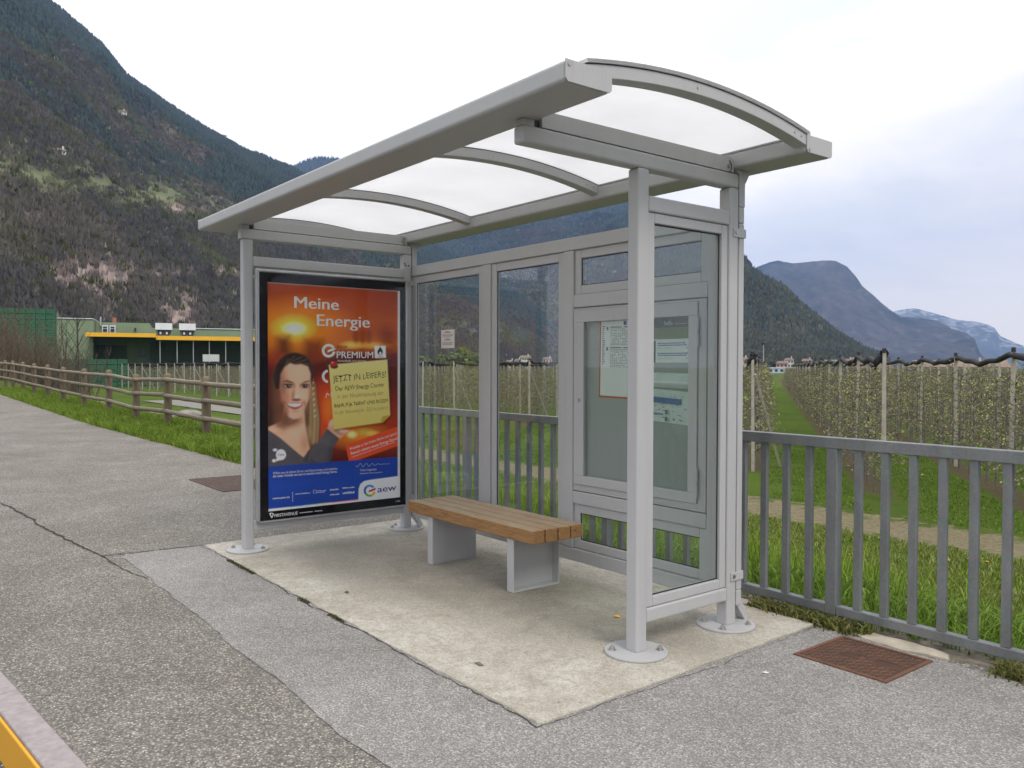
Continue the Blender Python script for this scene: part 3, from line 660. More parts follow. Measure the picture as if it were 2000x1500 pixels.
# layout of the artwork measured as (x, y) on a proof, mapped to the sheet
def homog(src, dst):
    A = []
    for (x, y), (u, v) in zip(src, dst):
        A += [[x, y, 1, 0, 0, 0, -u*x, -u*y, -u], [0, 0, 0, x, y, 1, -v*x, -v*y, -v]]
    return np.linalg.svd(np.array(A, float))[2][-1].reshape(3, 3)
HM = homog([(118, 143), (836, 188), (837, 1310), (122, 1383)], [(0, PH), (PW, PH), (PW, 0), (0, 0)])
def art(x, y):
    q = HM@np.array([x, y, 1.0]); return float(q[0]/q[2]), float(q[1]/q[2])
def paint_poster():
    NX, NY = 300, 450
    u = (np.arange(NX)+0.5)/NX*PW; v = (np.arange(NY)+0.5)/NY*PH
    U, V = np.meshgrid(u, v)
    HI = np.linalg.inv(HM); q = HI@np.stack([U.ravel(), V.ravel(), np.ones(U.size)])
    x = (q[0]/q[2]).reshape(U.shape); y = (q[1]/q[2]).reshape(U.shape)
    C = np.zeros((NY, NX, 3))
    def lin(c): return np.array(srgb(*c)[:3])
    def grad(stops):
        yy = np.array([s[0] for s in stops], float); out = np.zeros_like(C)
        for k in range(3): out[..., k] = np.interp(y, yy, [lin(s[1])[k] for s in stops])
        return out
    def over(mask, col):
        mk = np.clip(mask, 0, 1)[..., None]; c = col if isinstance(col, np.ndarray) and col.ndim == 3 else lin(col); C[:] = C*(1-mk)+c*mk
    def ell(cx, cy, rx, ry, soft=0.15, rot=0):
        c, s = math.cos(rot), math.sin(rot); dx = (x-cx)*c+(y-cy)*s; dy = -(x-cx)*s+(y-cy)*c
        return np.clip((1-np.sqrt((dx/rx)**2+(dy/ry)**2))/soft+0.5, 0, 1)
    def poly(pts, soft=2.5):
        n = len(pts); ins = np.zeros(x.shape, bool); dmin = np.full(x.shape, 1e9)
        for i in range(n):
            x0, y0 = pts[i]; x1, y1 = pts[(i+1) % n]
            cond = ((y0 > y) != (y1 > y)) & (x < (x1-x0)*(y-y0)/((y1-y0) or 1e-9)+x0); ins ^= cond
            t = np.clip(((x-x0)*(x1-x0)+(y-y0)*(y1-y0))/((x1-x0)**2+(y1-y0)**2), 0, 1)
            dmin = np.minimum(dmin, np.hypot(x-x0-t*(x1-x0), y-y0-t*(y1-y0)))
        return np.clip(np.where(ins, dmin, -dmin)/soft*0.5+0.5, 0, 1)
    C[:] = grad([(140, (150, 52, 18)), (250, (190, 76, 18)), (350, (206, 96, 20)), (430, (186, 78, 18)), (490, (140, 44, 18)), (545, (92, 24, 16)), (690, (88, 20, 16)), (790, (128, 30, 16)), (900, (160, 48, 18)), (1000, (140, 42, 18)), (1100, (84, 18, 12))])
    over(ell(800, 250, 260, 220, 1.6)*0.55, (120, 34, 18)); over(ell(130, 200, 140, 130, 1.6)*0.5, (140, 60, 34))
    over(ell(262, 400, 190, 110, 1.7)*0.85, (246, 150, 24)); over(ell(258, 392, 84, 52, 1.3), (255, 222, 80)); over(ell(262, 394, 52, 28, 0.9), (255, 250, 205))
    over(ell(640, 478, 200, 34, 1.5)*0.6, (226, 120, 28)); over(ell(575, 482, 46, 16, 1.3)*0.8, (255, 206, 90)); over(ell(690, 484, 70, 14, 1.3)*0.7, (255, 190, 80))
    over(poly([(168, 440), (240, 428), (244, 545), (168, 545)], 26)*0.85, (88, 26, 16)); over(poly([(318, 452), (415, 456), (415, 570), (318, 570)], 26)*0.75, (100, 28, 16))
    for cx in (596, 632, 668): over(ell(cx, 438, 15, 36, 0.9)*0.6, (120, 48, 20))
    over(ell(765, 440, 40, 60, 1.2)*0.6, (104, 36, 18))
    over(ell(150, 560, 60, 40, 1.3)*0.5, (170, 40, 20)); over(ell(400, 540, 40, 26, 1.3)*0.4, (170, 50, 22))
    over(ell(440, 720, 70, 60, 1.6)*0.55, (190, 44, 22)); over(ell(440, 840, 60, 120, 1.6)*0.85, (226, 84, 22)); over(ell(446, 820, 24, 60, 1.4)*0.6, (245, 130, 40)); over(ell(610, 975, 120, 50, 1.6)*0.85, (232, 136, 34)); over(ell(575, 968, 22, 16, 1.2)*0.9, (255, 240, 150)); over(ell(650, 955, 40, 16, 1.3)*0.6, (180, 190, 80)); over(ell(690, 965, 30, 14, 1.2)*0.5, (255, 216, 100))
    # hair behind the head
    over(ell(262, 640, 104, 116, 0.10), (44, 30, 25)); over(poly([(170, 600), (138, 660), (126, 760), (118, 920), (200, 930), (214, 820)], 10), (50, 35, 28))
    over(poly([(345, 610), (362, 650), (380, 740), (403, 868), (398, 960), (388, 1018), (346, 1044), (322, 960), (306, 900), (318, 830)], 5), (104, 76, 48))
    for k, (xa, xb, cc) in enumerate(((340, 328, (72, 50, 34)), (348, 340, (150, 118, 76)), (354, 352, (84, 60, 40)), (360, 362, (190, 158, 112)), (366, 374, (112, 82, 52)), (372, 384, (172, 138, 92)), (378, 392, (92, 66, 44)))):
        over(poly([(xa, 690), (xa+4, 690), (xb+14, 900), (xb+6, 1020), (xb, 1018), (xb+6, 900)], 4)*0.7, cc)
    for k in range(14): over(ell(362+k*0.9, 672+k*15, 5.5, 8.5, 0.5, 0.6), (206, 172, 124) if k % 2 else (130, 98, 64))
    # neck, chest, sweater
    over(poly([(206, 820), (316, 830), (322, 930), (346, 1046), (318, 1096), (120, 960), (120, 930), (196, 890)], 5), (230, 176, 142))
    over(ell(236, 890, 62, 40, 0.9)*0.85, (112, 66, 46)); over(ell(190, 900, 40, 50, 1.0)*0.6, (120, 74, 52)); over(ell(285, 960, 52, 40, 1.2)*0.5, (238, 190, 158)); over(ell(318, 1010, 24, 50, 1.2)*0.4, (150, 98, 72)); over(ell(160, 945, 30, 14, 1.2)*0.5, (236, 186, 152))
    arm = [(118, 938), (186, 984), (262, 1050), (310, 1092), (341, 1052), (390, 1012), (440, 934), (508, 985), (474, 1040), (446, 1160), (118, 1160)]
    over(poly(arm, 4), (84, 79, 84)); sw = poly(arm, 4)
    C[:] = np.clip(C+((fbm(x*0.35, y*0.35, 3, 4)-0.5)[..., None]*0.06)*sw[..., None], 0, 1)
    over(poly([(316, 1112), (336, 1058), (352, 1044), (330, 1120)], 6)*0.6, (46, 42, 47)); over(poly([(340, 1130), (352, 1098), (400, 1130)], 8)*0.5, (50, 46, 50)); over(ell(150, 1040, 26, 60, 1.3)*0.4, (54, 50, 54)); over(ell(430, 1000, 40, 26, 1.3)*0.3, (112, 106, 110)); over(poly([(448, 1040), (476, 1040), (452, 1150), (430, 1150)], 10)*0.5, (48, 44, 48))
    # hand behind the note
    over(poly([(464, 894), (480, 880), (500, 930), (556, 944), (530, 975), (508, 990), (470, 960), (440, 934)], 4), (206, 158, 128)); over(ell(500, 956, 30, 10, 0.9, 0.5)*0.5, (150, 104, 80)); over(ell(462, 905, 12, 22, 0.5, 0.5)*0.8, (228, 186, 156))
    for fx in (516, 532, 547): over(ell(fx, 950, 11, 7, 0.4, -0.3)*0.7, (226, 180, 150))
    # face
    over(poly([(186, 640), (206, 600), (236, 578), (300, 578), (340, 596), (351, 640), (352, 700), (345, 765), (320, 828), (290, 876), (258, 884), (228, 868), (203, 800), (182, 722)], 6), (234, 178, 145))
    over(ell(186, 740, 40, 130, 1.1)*0.75, (136, 80, 56)); over(ell(285, 630, 52, 44, 1.2)*0.55, (238, 192, 160)); over(ell(300, 752, 36, 28, 1.2)*0.75, (244, 192, 162)); over(ell(216, 768, 26, 26, 1.1)*0.55, (216, 136, 108)); over(ell(262, 862, 26, 16, 1.1)*0.6, (234, 180, 150)); over(ell(346, 760, 10, 80, 1.0)*0.5, (160, 104, 76)); over(ell(212, 850, 20, 40, 1.1)*0.6, (124, 74, 52)); over(ell(322, 820, 16, 30, 1.2)*0.4, (160, 104, 78))
    # swept-back hair and hairline
    over(poly([(160, 720), (150, 650), (168, 590), (206, 548), (262, 528), (318, 540), (352, 580), (364, 640), (360, 710), (350, 690), (351, 636), (336, 598), (300, 586), (268, 590), (238, 580), (206, 606), (188, 640), (180, 720)], 6), (42, 29, 24))
    for k, (xa, ya, xb, yb) in enumerate(((214, 585, 262, 542), (236, 576, 300, 546), (262, 582, 330, 558), (300, 582, 346, 582), (200, 612, 230, 556))): over(poly([(xa, ya), (xb, yb), (xb+3, yb+3), (xa+4, ya+3)], 3)*0.55, (128, 100, 78))
    for (ex, ey, wd) in ((231, 705, 23), (319, 706, 19)):
        over(ell(ex, ey-3, wd+8, 15, 0.9)*0.75, (110, 64, 48)); over(ell(ex, ey, wd, 7.5, 0.6)*0.6, (200, 184, 174)); over(ell(ex+1, ey-0.5, 12, 9.5, 0.35), (30, 19, 16)); over(ell(ex, ey-7, wd+3, 4.2, 0.6)*0.95, (28, 18, 16)); over(ell(ex, ey+7, wd, 2.4, 0.7)*0.6, (80, 48, 38)); over(ell(ex+4, ey-3, 2.4, 2.2, 0.5), (255, 255, 255))
    over(poly([(198, 682), (222, 672), (250, 680), (264, 692), (244, 688), (222, 682)], 4)*0.9, (52, 33, 26)); over(poly([(304, 690), (322, 678), (346, 674), (340, 682), (322, 686)], 4)*0.9, (52, 33, 26))
    over(poly([(262, 700), (268, 700), (262, 760), (250, 774)], 8)*0.45, (150, 92, 68)); over(poly([(274, 700), (282, 700), (288, 765), (274, 768)], 8)*0.5, (248, 204, 174)); over(ell(273, 779, 25, 8, 0.8)*0.9, (116, 62, 46)); over(ell(254, 752, 8, 26, 1.0)*0.5, (150, 92, 68)); over(ell(276, 764, 9, 8, 1.0)*0.6, (250, 210, 184))
    over(poly([(212, 792), (238, 796), (264, 794), (290, 796), (312, 792), (300, 816), (282, 829), (264, 833), (244, 827), (228, 814)], 3.5), (176, 84, 76)); over(poly([(222, 798), (244, 800), (264, 799), (286, 800), (303, 797), (292, 812), (266, 818), (240, 813)], 2.5), (242, 234, 226))
    over(ell(206, 796, 7, 16, 1.0, 0.3)*0.5, (140, 84, 62)); over(ell(318, 796, 6, 16, 1.0, -0.3)*0.5, (166, 106, 80)); over(ell(264, 842, 22, 5, 1.0)*0.4, (160, 100, 76))
    over(poly([(352, 680), (372, 740), (396, 868), (391, 960), (382, 1010), (352, 1020), (338, 930), (346, 800)], 8)*0.35, (206, 170, 122))
    # speech balloon
    over(ell(190, 1076, 27, 29, 0.08), (240, 240, 238)); over(poly([(168, 1092), (160, 1112), (188, 1104)], 2), (240, 240, 238)); over(ell(152, 1108, 10, 9, 0.3), (220, 210, 200)); over(ell(158, 1050, 12, 8, 0.4), (200, 206, 212))
    # note
    over(poly([(455, 600), (790, 575), (792, 868), (752, 915), (482, 948)], 8)*0.5, (50, 20, 10))
    note = poly([(449, 590), (767, 561), (783, 864), (742, 903), (476, 940)], 1.5)
    ng = np.zeros_like(C); a_, b_ = lin((222, 206, 128)), lin((206, 188, 98)); tt = np.clip((y-560)/380, 0, 1)[..., None]; ng[:] = a_*(1-tt)+b_*tt
    over(note, ng); over(poly([(742, 903), (740, 872), (783, 862)], 2), (176, 150, 44)); over(poly([(728, 905), (740, 872), (745, 903)], 4)*0.5, (150, 128, 40))
    over(ell(478, 597, 22, 14, 0.3), (96, 22, 14)); over(ell(474, 584, 20, 16, 0.25), (164, 40, 24)); over(ell(468, 578, 7, 5, 0.6)*0.7, (230, 130, 110))
    # banner, blue foot, white logo field
    over(poly([(540, 1025), (833, 922), (836, 1027), (560, 1124)], 1.5), (216, 74, 36))
    over(poly([(116, 1140), (838, 1090), (838, 1320), (116, 1392)], 1.5), (26, 62, 150)); over(ell(420, 1240, 360, 60, 1.4)*0.25, (40, 84, 180))
    over(poly([(116, 1371), (400, 1343), (610, 1320), (612, 1262), (620, 1238), (640, 1222), (668, 1216), (838, 1194), (838, 1320), (116, 1396)], 1.5), (222, 226, 230))
    over(poly([(824, 180), (838, 180), (838, 1200), (824, 1200)], 1.2)*0.9, (214, 214, 212)); over(poly([(116, 141), (838, 186), (838, 192), (116, 147)], 1.2)*0.7, (190, 180, 170))
    for k, c in enumerate(((40, 150, 220), (90, 190, 150), (190, 190, 60), (222, 60, 40), (222, 60, 40))):
        xa, xb = 240+k*74, 240+(k+1)*74; ya, yb = 1360-(xa-240)*0.1, 1360-(xb-240)*0.1
        over(poly([(xa, ya-3), (xb, yb-3), (xb, yb+1), (xa, ya+1)], 1.2), c)
    # printed flame tile
    over(poly([(697, 488), (757, 486), (760, 551), (700, 553)], 2), (236, 236, 232)); over(ell(728, 520, 15, 17, 0.15), (34, 30, 32)); over(poly([(728, 488), (741, 512), (716, 512)], 2), (34, 30, 32)); over(ell(729, 527, 6, 8, 0.2), (236, 236, 232))
    C2 = np.clip(C*1.32, 0, 0.9)
    uu = np.linspace(0, PW, NX+1); vv = np.linspace(0, PH, NY+1); UU, VV = np.meshgrid(uu, vv)
    P = np.stack([np.full(UU.size, PP.o.x-0.003), PP.o.y+UU.ravel(), PP.o.z+VV.ravel()], -1)
    ci = np.zeros((NY+1, NX+1, 3)); cnt = np.zeros((NY+1, NX+1, 1))
    for dy in (0, 1):
        for dx in (0, 1): ci[dy:NY+dy, dx:NX+dx] += C2; cnt[dy:NY+dy, dx:NX+dx] += 1
    ci /= cnt
    i = np.arange((NX+1)*(NY+1)).reshape(NY+1, NX+1)
    Q = np.stack([i[:-1, :-1], i[:-1, 1:], i[1:, 1:], i[1:, :-1]], -1).reshape(-1, 4)
    return P, Q, ci.reshape(-1, 3)
AP = thing('advertising_poster', 'orange and blue energy advert poster of smiling woman holding a yellow note', 'poster', (XP+0.001, (py0+py1)/2, pz0))
P_, Q_, C_ = paint_poster(); o_ = ORIG[AP.name]
po = npmesh('poster_sheet', P_-np.array(o_[:]), Q_, attrmat('printed_poster_paper', 'col', 0.45, 0.3), col=C_, parent=AP)
ORIG[po.name] = o_.copy()
LZ = -0.0022                      # ink sits 0.8 mm above the sheet, behind the case pane
def ink(lines, name, mat, par=AP):
    for ln in lines:
        b = MB()
        s, x0, y0, x1, y1, cap = ln[:6]; k = ln[6] if len(ln) > 6 else {}
        a0, b0 = art(x0, y0); a1, b1 = art(x1, y1); _, bc = art(x0, y0-cap)
        text(b, PP, s, a0, b0, math.hypot(a1-a0, b1-b0), bc-b0, LZ, rot=math.atan2(b1-b0, a1-a0), **k)
        b.build(name, mat, par)
B1 = dict(bold=0.0, twice=0.030)
ink([("Meine", 263, 281, 502, 293, 66, B1), ("Energie", 385, 378, 670, 388, 66, B1), ("PREMIUM", 492, 553, 690, 553, 38, dict(bold=0.0, twice=0.02))], 'headline', INK_W)
ink([("Vorteilhaft und günstig", 494, 573, 652, 573, 11), ("Wechsle in den freien Markt und spare!", 562, 1054, 818, 968, 15, dict(bold=0.006)), ("Besuch unsere neuen Energy Stores", 570, 1078, 824, 995, 16, dict(bold=0.012)), ("in Bozen/Goethestraße und Meran/Freiheitsstraße", 574, 1094, 808, 1012, 8),
     ("Wähle aew als deinen Strom- und Gasversorger und entdecke", 146, 1182, 494, 1158, 14), ("die vielen Vorteile von aew in unseren neuen Energy Stores.", 146, 1199, 494, 1174, 14, dict(bold=0.01)), ("www.aew.eu", 144, 1318, 236, 1310, 13, dict(bold=0.015)),
     ("Tania Cagnotto", 618, 1168, 708, 1162, 12), ("Erfolgreiche Wassersportlerin", 618, 1184, 740, 1176, 7)], 'small_print', INK_W)
ink([("aew", 492, 500, 550, 500, 24)], 'ghost_wordmark', inkmat('brown_ink', (0.20, 0.05, 0.03)))
ink([("JETZT IN LEIFERS!", 472, 684, 760, 655, 34, dict(bold=-0.004, wob=0.10)), ("Der AEW Energy Corner", 486, 732, 750, 708, 26, dict(bold=-0.002, wob=0.08)), ("BANK FÜR TRIENT UND BOZEN", 480, 822, 770, 792, 20, dict(wob=0.12))], 'handwriting', INK_K)
ink([("in der Niederlassung der", 496, 774, 746, 752, 24, dict(bold=-0.012, wob=0.08)), ("in der Kennedystr. 252 in Leifers!", 484, 860, 772, 830, 22, dict(bold=-0.014, wob=0.08))], 'faint_handwriting', inkmat('faded_olive_ink', (0.26, 0.22, 0.10)))
ink([("aew", 714, 1284, 816, 1272, 36, dict(twice=0.02))], 'wordmark', INK_D)
ink([("GAS", 714, 549, 745, 549, 9), ("Cippy", 172, 1081, 208, 1078, 12)], 'label_lettering', INK_K)
ink([("M", 430, 768, 462, 764, 26, dict(shear=0.4, bold=-0.012))], 'signature', INK_W)
def ring_e(cx, cy, r, w, name, segs, gap=(0, 28)):
    b = None
    for (a0, a1, mat) in segs:
        b = MB(); n = max(3, int((a1-a0)/8))
        pts = [art(cx+r*math.cos(R(a0+(a1-a0)*i/n)), cy-r*math.sin(R(a0+(a1-a0)*i/n))) for i in range(n+1)]
        pin = [art(cx+(r-w)*math.cos(R(a0+(a1-a0)*i/n)), cy-(r-w)*math.sin(R(a0+(a1-a0)*i/n))) for i in range(n+1)]
        for i in range(n): flat(b, PP, [pts[i], pts[i+1], pin[i+1], pin[i]], LZ)
        b.build(name, mat, AP)
ring_e(448, 513, 37, 14, 'swirl_emblem', [(32, 350, INK_W)])
bq = MB(); flat(bq, PP, [art(*q) for q in ((440, 524), (444, 510), (484, 496), (482, 508))], LZ); bq.build('swirl_emblem', INK_W, AP)
ring_e(448, 652, 37, 14, 'swirl_emblem', [(100, 262, INK_W)])
ring_e(671, 1274, 33, 12, 'company_emblem', [(40, 130, INK_LB), (130, 215, INK_B), (215, 290, INK_GR), (290, 345, INK_OC)])
bq = MB(); flat(bq, PP, [art(*q) for q in ((664, 1284), (668, 1272), (704, 1258), (702, 1270))], LZ); bq.build('company_emblem', INK_RED, AP)
# sponsors' tiny marks and signature strokes
bq = MB()
for (x0, y0, x1, h) in ((268, 1292, 350, 6), (386, 1276, 436, 5), (386, 1284, 428, 5), (456, 1272, 504, 10), (456, 1298, 508, 9), (524, 1262, 590, 7), (524, 1292, 590, 13)):
    n = max(4, int((x1-x0)/7)); y1 = y0-(x1-x0)*0.08
    for i in range(n):
        a = x0+(x1-x0)*i/n; bb = a+(x1-x0)/n*0.68; yy = y0+(y1-y0)*i/n; hh = h*random.uniform(0.55, 1)
        flat(bq, PP, [art(a, yy), art(bb, yy-0.3), art(bb, yy-hh), art(a, yy-hh)], LZ)
flat(bq, PP, [art(252, 1278), art(254, 1278), art(254, 1332), art(252, 1332)], LZ)
for q in ((364, 1266, 382, 1286),):
    for (a, b, c, d) in ((364, 1268, 382, 1269.5), (364, 1284, 382, 1285.5), (364, 1268, 366, 1285), (380, 1268, 382, 1285)): flat(bq, PP, [art(a, d), art(c, d), art(c, b), art(a, b)], LZ)
bq.build('sponsor_marks', INK_W, AP)
bq = MB(); P1 = [PP.p(*art(596+i*4.6, 1136+11*math.sin(i*0.9)*math.exp(-((i-9)/16)**2)-i*0.2), LZ) for i in range(41)]
bq.tube(P1, 0.0011, 4); bq.build('signature', INK_W, AP)
# case lettering on the black border
PB = Plane((XP+0.0046, py0, pz0), (0, 1, 0), (0, 0, 1), (1, 0, 0))
def ink_b(lines, name):
    b = MB()
    for (s, x0, y0, x1, y1, cap, bo) in lines:
        a0, b0 = art(x0, y0); a1, b1 = art(x1, y1); _, bc = art(x0, y0-cap)
        text(b, PB, s, a0, b0, math.hypot(a1-a0, b1-b0), bc-b0, 0.0, bold=bo)
    return b
b = ink_b([("FIRSTAVENUE", 154, 1413, 279, 1402, 17, 0.012), ("1106", 812, 1337, 836, 1334, 9, 0)], '')
for k in range(26):
    if k in (15, 16): continue
    xa = 290+k*4.8; a0, b0 = art(xa, 1394-(xa-290)*0.1); a1, b1 = art(xa+3.4, 1394-(xa-290)*0.1-5); rect(b, PB, a0, b0, a1, b1, 0)
pts = [(126, 1394), (132, 1388), (148, 1392), (150, 1398), (141, 1418), (136, 1416)]; inn = [(133, 1396), (138, 1393), (144, 1396), (145, 1399), (140, 1409), (137, 1408)]
for i in range(6):
    j = (i+1) % 6; flat(b, PB, [art(*pts[i]), art(*pts[j]), art(*inn[j]), art(*inn[i])], 0)
b.build('case_lettering', INK_W, DC)
MB().box(XP+0.0052, XP+0.0092, 0.068, 1.350, 0.234, 2.140).build('case_pane', glassmat('case_glass', (0.985, 0.985, 0.985), 1.18, 0.001), DC)
fr = MB()
for (a, b_, c, d) in ((0.060, 0.0675, 0.232, 2.150), (1.3505, 1.362, 0.232, 2.150), (0.0675, 1.3505, 0.222, 0.2335), (0.0675, 1.3505, 2.1405, 2.152)): fr.box(XP-0.012, XP+0.011, a, b_, c, d)
fr.build('case_frame', M_ALU, DC, 0.002)

# ---- paper sheets behind the cabinet glass (lie in the cabinet: things of their own)
M_PAPER = simple('white_paper', (0.74, 0.75, 0.74), 0.7, 0, 0.03, 4)
M_PAPER_C = simple('creased_paper', (0.66, 0.70, 0.70), 0.7, 0, 0.06, 14)
def tilted(o, ang): return Plane(o, (math.cos(ang), 0, math.sin(ang)), (-math.sin(ang), 0, math.cos(ang)), (0, -1, 0))
YS = 1.4605
tt = thing('timetable_sheet', 'white bus timetable with orange-red border hanging behind left half of cabinet glass', 'timetable', (2.52, YS, 1.2))
pl = tilted((2.335, YS, 1.235), R(-1.0)); TW, TH = 0.34, 0.48
b = MB(); rect(b, pl, -0.012, -0.012, TW+0.012, TH+0.012, 0.0); b.build('sheet_border', INK_R, tt)
b = MB(); rect(b, pl, 0, 0, TW, TH, 0.001); b.build('sheet', M_PAPER, tt)
b = MB()
for blk, n in ((0.435, 11), (0.305, 12)):
    rect(b, pl, 0.085, blk, 0.185, blk+0.007, 0.002); rect(b, pl, 0.20, blk, 0.30, blk+0.007, 0.002)
    for i in range(n):
        yy = blk-0.010*(i+1)
        for c in range(13):
            if random.random() < 0.85: a = 0.088+c*0.0165; rect(b, pl, a, yy, a+0.011, yy+0.0042, 0.002)
    rect(b, pl, 0.05, blk-0.014, 0.066, blk+0.006, 0.002)
b.build('printed_rows', INK_G, tt)
b = MB()
for i in range(20):
    yy = 0.44-i*0.0125; rect(b, pl, 0.012, yy, 0.012+random.uniform(0.012, 0.03), yy+0.005, 0.002)
rect(b, pl, 0.20, TH-0.03, 0.225, TH-0.005, 0.002); b.build('printed_heading', INK_D, tt)

ip = thing('information_poster', 'dark topped Info poster with two phone numbers in upper right of cabinet', 'poster', (2.93, YS, 1.5))
pl = tilted((2.735, YS, 1.445), 0.0)
b = MB(); rect(b, pl, 0, 0, 0.36, 0.265, 0); b.build('sheet', M_PAPER, ip)
b = MB(); rect(b, pl, 0, 0.205, 0.36, 0.265, 0.001); rect(b, pl, 0, 0, 0.075, 0.132, 0.001); b.build('dark_header', inkmat('dark_print', (0.035, 0.033, 0.035)), ip)
b = MB(); rect(b, pl, 0, 0.14, 0.36, 0.2045, 0.001); b.build('green_band', inkmat('olive_green_print', (0.13, 0.16, 0.035)), ip)
b = MB(); text(b, pl, "Info", 0.145, 0.222, 0.062, 0.026, 0.002, bold=0.01)
for i in range(16): rect(b, pl, 0.225+i*0.008, 0.226, 0.230+i*0.008, 0.2295, 0.002)
b.build('lettering', inkmat('pale_print', (0.55, 0.56, 0.55)), ip)
b = MB()
for yy in (0.112, 0.100, 0.052, 0.040):
    x = 0.092
    while x < 0.30: l = random.uniform(0.010, 0.026); rect(b, pl, x, yy, x+l, yy+0.006, 0.002); x += l+0.005
text(b, pl, "SASA", 0.31, 0.083, 0.032, 0.008, 0.002); text(b, pl, "SASA", 0.31, 0.022, 0.032, 0.008, 0.002); b.build('small_print', INK_D, ip)
b = MB(); text(b, pl, "0471 55 18 23", 0.092, 0.081, 0.105, 0.011, 0.002); text(b, pl, "0471 55 18 23", 0.092, 0.020, 0.105, 0.011, 0.002); b.build('phone_number', INK_Y, ip)

rp = thing('route_map_sheet', 'crumpled pale route map sheet with blue band slipping down in cabinet', 'map sheet', (2.93, YS, 1.2))
def curled(x0, x1, z0, z1, prof, name, mat, par, skew=0.0):
    n = 16; vs = []; fs = []
    for i in range(n+1):
        t = i/n; z = z0+(z1-z0)*t; y = YS-0.002-prof(t)
        vs += [(x0, y, z+skew), (x1, y, z-skew)]
    for i in range(n): fs.append((2*i, 2*i+1, 2*i+3, 2*i+2))
    mb = MB(); mb.add(vs, fs); return mb.build(name, mat, par, smooth=True)
curled(2.70, 3.075, 1.295, 1.385, lambda t: 0.016*math.sin(math.pi*min(1, t*1.25)), 'curled_top', M_PAPER_C, rp, 0.004)
curled(2.68, 3.08, 1.09, 1.285, lambda t: 0.010*t*t, 'sheet', M_PAPER_C, rp, 0.010)
pl = tilted((2.68, YS-0.0125, 1.09), R(-2.9))
b = MB(); rect(b, pl, 0.01, 0.125, 0.335, 0.158, 0.001); rect(b, pl, 0.05, 0.055, 0.20, 0.062, 0.001); b.build('blue_band', INK_B, rp)
b = MB()
for i in range(60):
    a = random.uniform(0.02, 0.37); z = random.uniform(0.02, 0.18); rect(b, pl, a, z, a+random.uniform(0.005, 0.022), z+0.004, 0.002)
rect(b, pl, 0.215, 0.06, 0.232, 0.088, 0.002); rect(b, pl, 0.215, 0.018, 0.232, 0.046, 0.002); b.build('printed_marks', INK_G, rp)

ns = thing('notice_sticker', 'small white notice with red lettering stuck on left back pane of shelter', 'notice', (0.5, 1.462, 1.5))
pl = tilted((0.452, YB0+0.0268, 1.570), R(0))
b = MB(); rect(b, pl, 0, 0, 0.195, 0.150, 0); b.build('sheet', M_PAPER, ns)
b = MB()
for yy, x0, x1, h in ((0.218, .075, .115, .008), (0.204, .05, .145, .009), (0.175, .02, .175, .005), (0.163, .02, .175, .005), (0.147, .045, .15, .005), (0.118, .07, .125, .008), (0.103, .05, .145, .009), (0.070, .02, .175, .005), (0.055, .02, .16, .005), (0.043, .02, .175, .005)):
    x = x0
    while x < x1: l = random.uniform(0.008, 0.018); rect(b, pl, x, yy*0.612, min(x1, x+l), yy*0.612+h*0.7, 0.001); x += l+0.004
b.build('printed_lines', inkmat('dull_red_print', (0.33, 0.10, 0.08)), ns)

# ------------------------------------------------------------------ bench
BE = thing('bench', 'backless bench of four oiled timber beams on two grey steel legs', 'bench', (1.66, 1.05, SLAB))
for k in range(4):
    y0 = 0.845+k*0.1035
    MB().box(0.955, 2.400, y0, y0+0.0945, 0.352, 0.435).build('seat_beam', M_BENCH, BE, 0.006, 2)
def bleg(x0, x1, web_left):
    b = MB(); y0, y1, z0, z1, t = 0.862, 1.240, SLAB+0.001, 0.3515, 0.008
    b.box(x0, x1, y0, y0+t, z0, z1); b.box(x0, x1, y1-t, y1, z0, z1)
    xw = x0 if web_left else x1-t
    b.box(xw, xw+t, y0+t, y1-t, z0+t, z1-t)
    b.box(x0, x1, y0+t, y1-t, z0, z0+t); b.box(x0, x1, y0+t, y1-t, z1-t, z1)
    return b.build('leg', M_PAINT, BE, 0.0015, 1)
bleg(2.126, 2.192, True); bleg(1.198, 1.264, False)

# ------------------------------------------------------------------ galvanised railing
RA = thing('railing', 'galvanised steel bar railing along the pavement edge behind the shelter', 'railing', (3.6, 1.98, 0))
RY0, RY1 = 1.95, 2.0
xs_p = [-3.49, -1.70, 0.09, 1.88, 3.673, 5.463, 7.253]
for x in xs_p:
    MB().box(x-0.031, x+0.031, RY0-0.002, RY1+0.010, -0.12, 0.9675).build('railing_post', M_GALV, RA, 0.003)
for a, b_ in zip(xs_p[:-1], xs_p[1:]):
    box1('bottom_rail', M_GALV, RA, a+0.0315, b_-0.0315, RY0, RY1, 0.041, 0.092, bevel=0.004)
    for i in range(1, 12):
        x = a+(b_-a)*i/12
        MB().box(x-0.0205, x+0.0205, RY0+0.008, RY1-0.012, 0.0925, 0.9675).build('bar', M_GALV, RA, 0.002, 1)
SP = thing('steel_post', 'plain dark grey steel post standing behind right end of railing', 'post', (4.70, 2.06, 0))
MB().box(4.655, 4.745, 2.02, 2.10, -0.3, 1.425).build('shaft', M_GALV, SP, 0.004)
MB().box(4.650, 4.750, 2.015, 2.105, 1.4255, 1.435).build('cap', M_GALV, SP, 0.002)
box1('top_rail', M_GALV, RA, xs_p[0]-0.03, xs_p[-1]+0.03, RY0-0.004, RY1+0.004, 0.968, 1.029, bevel=0.004)

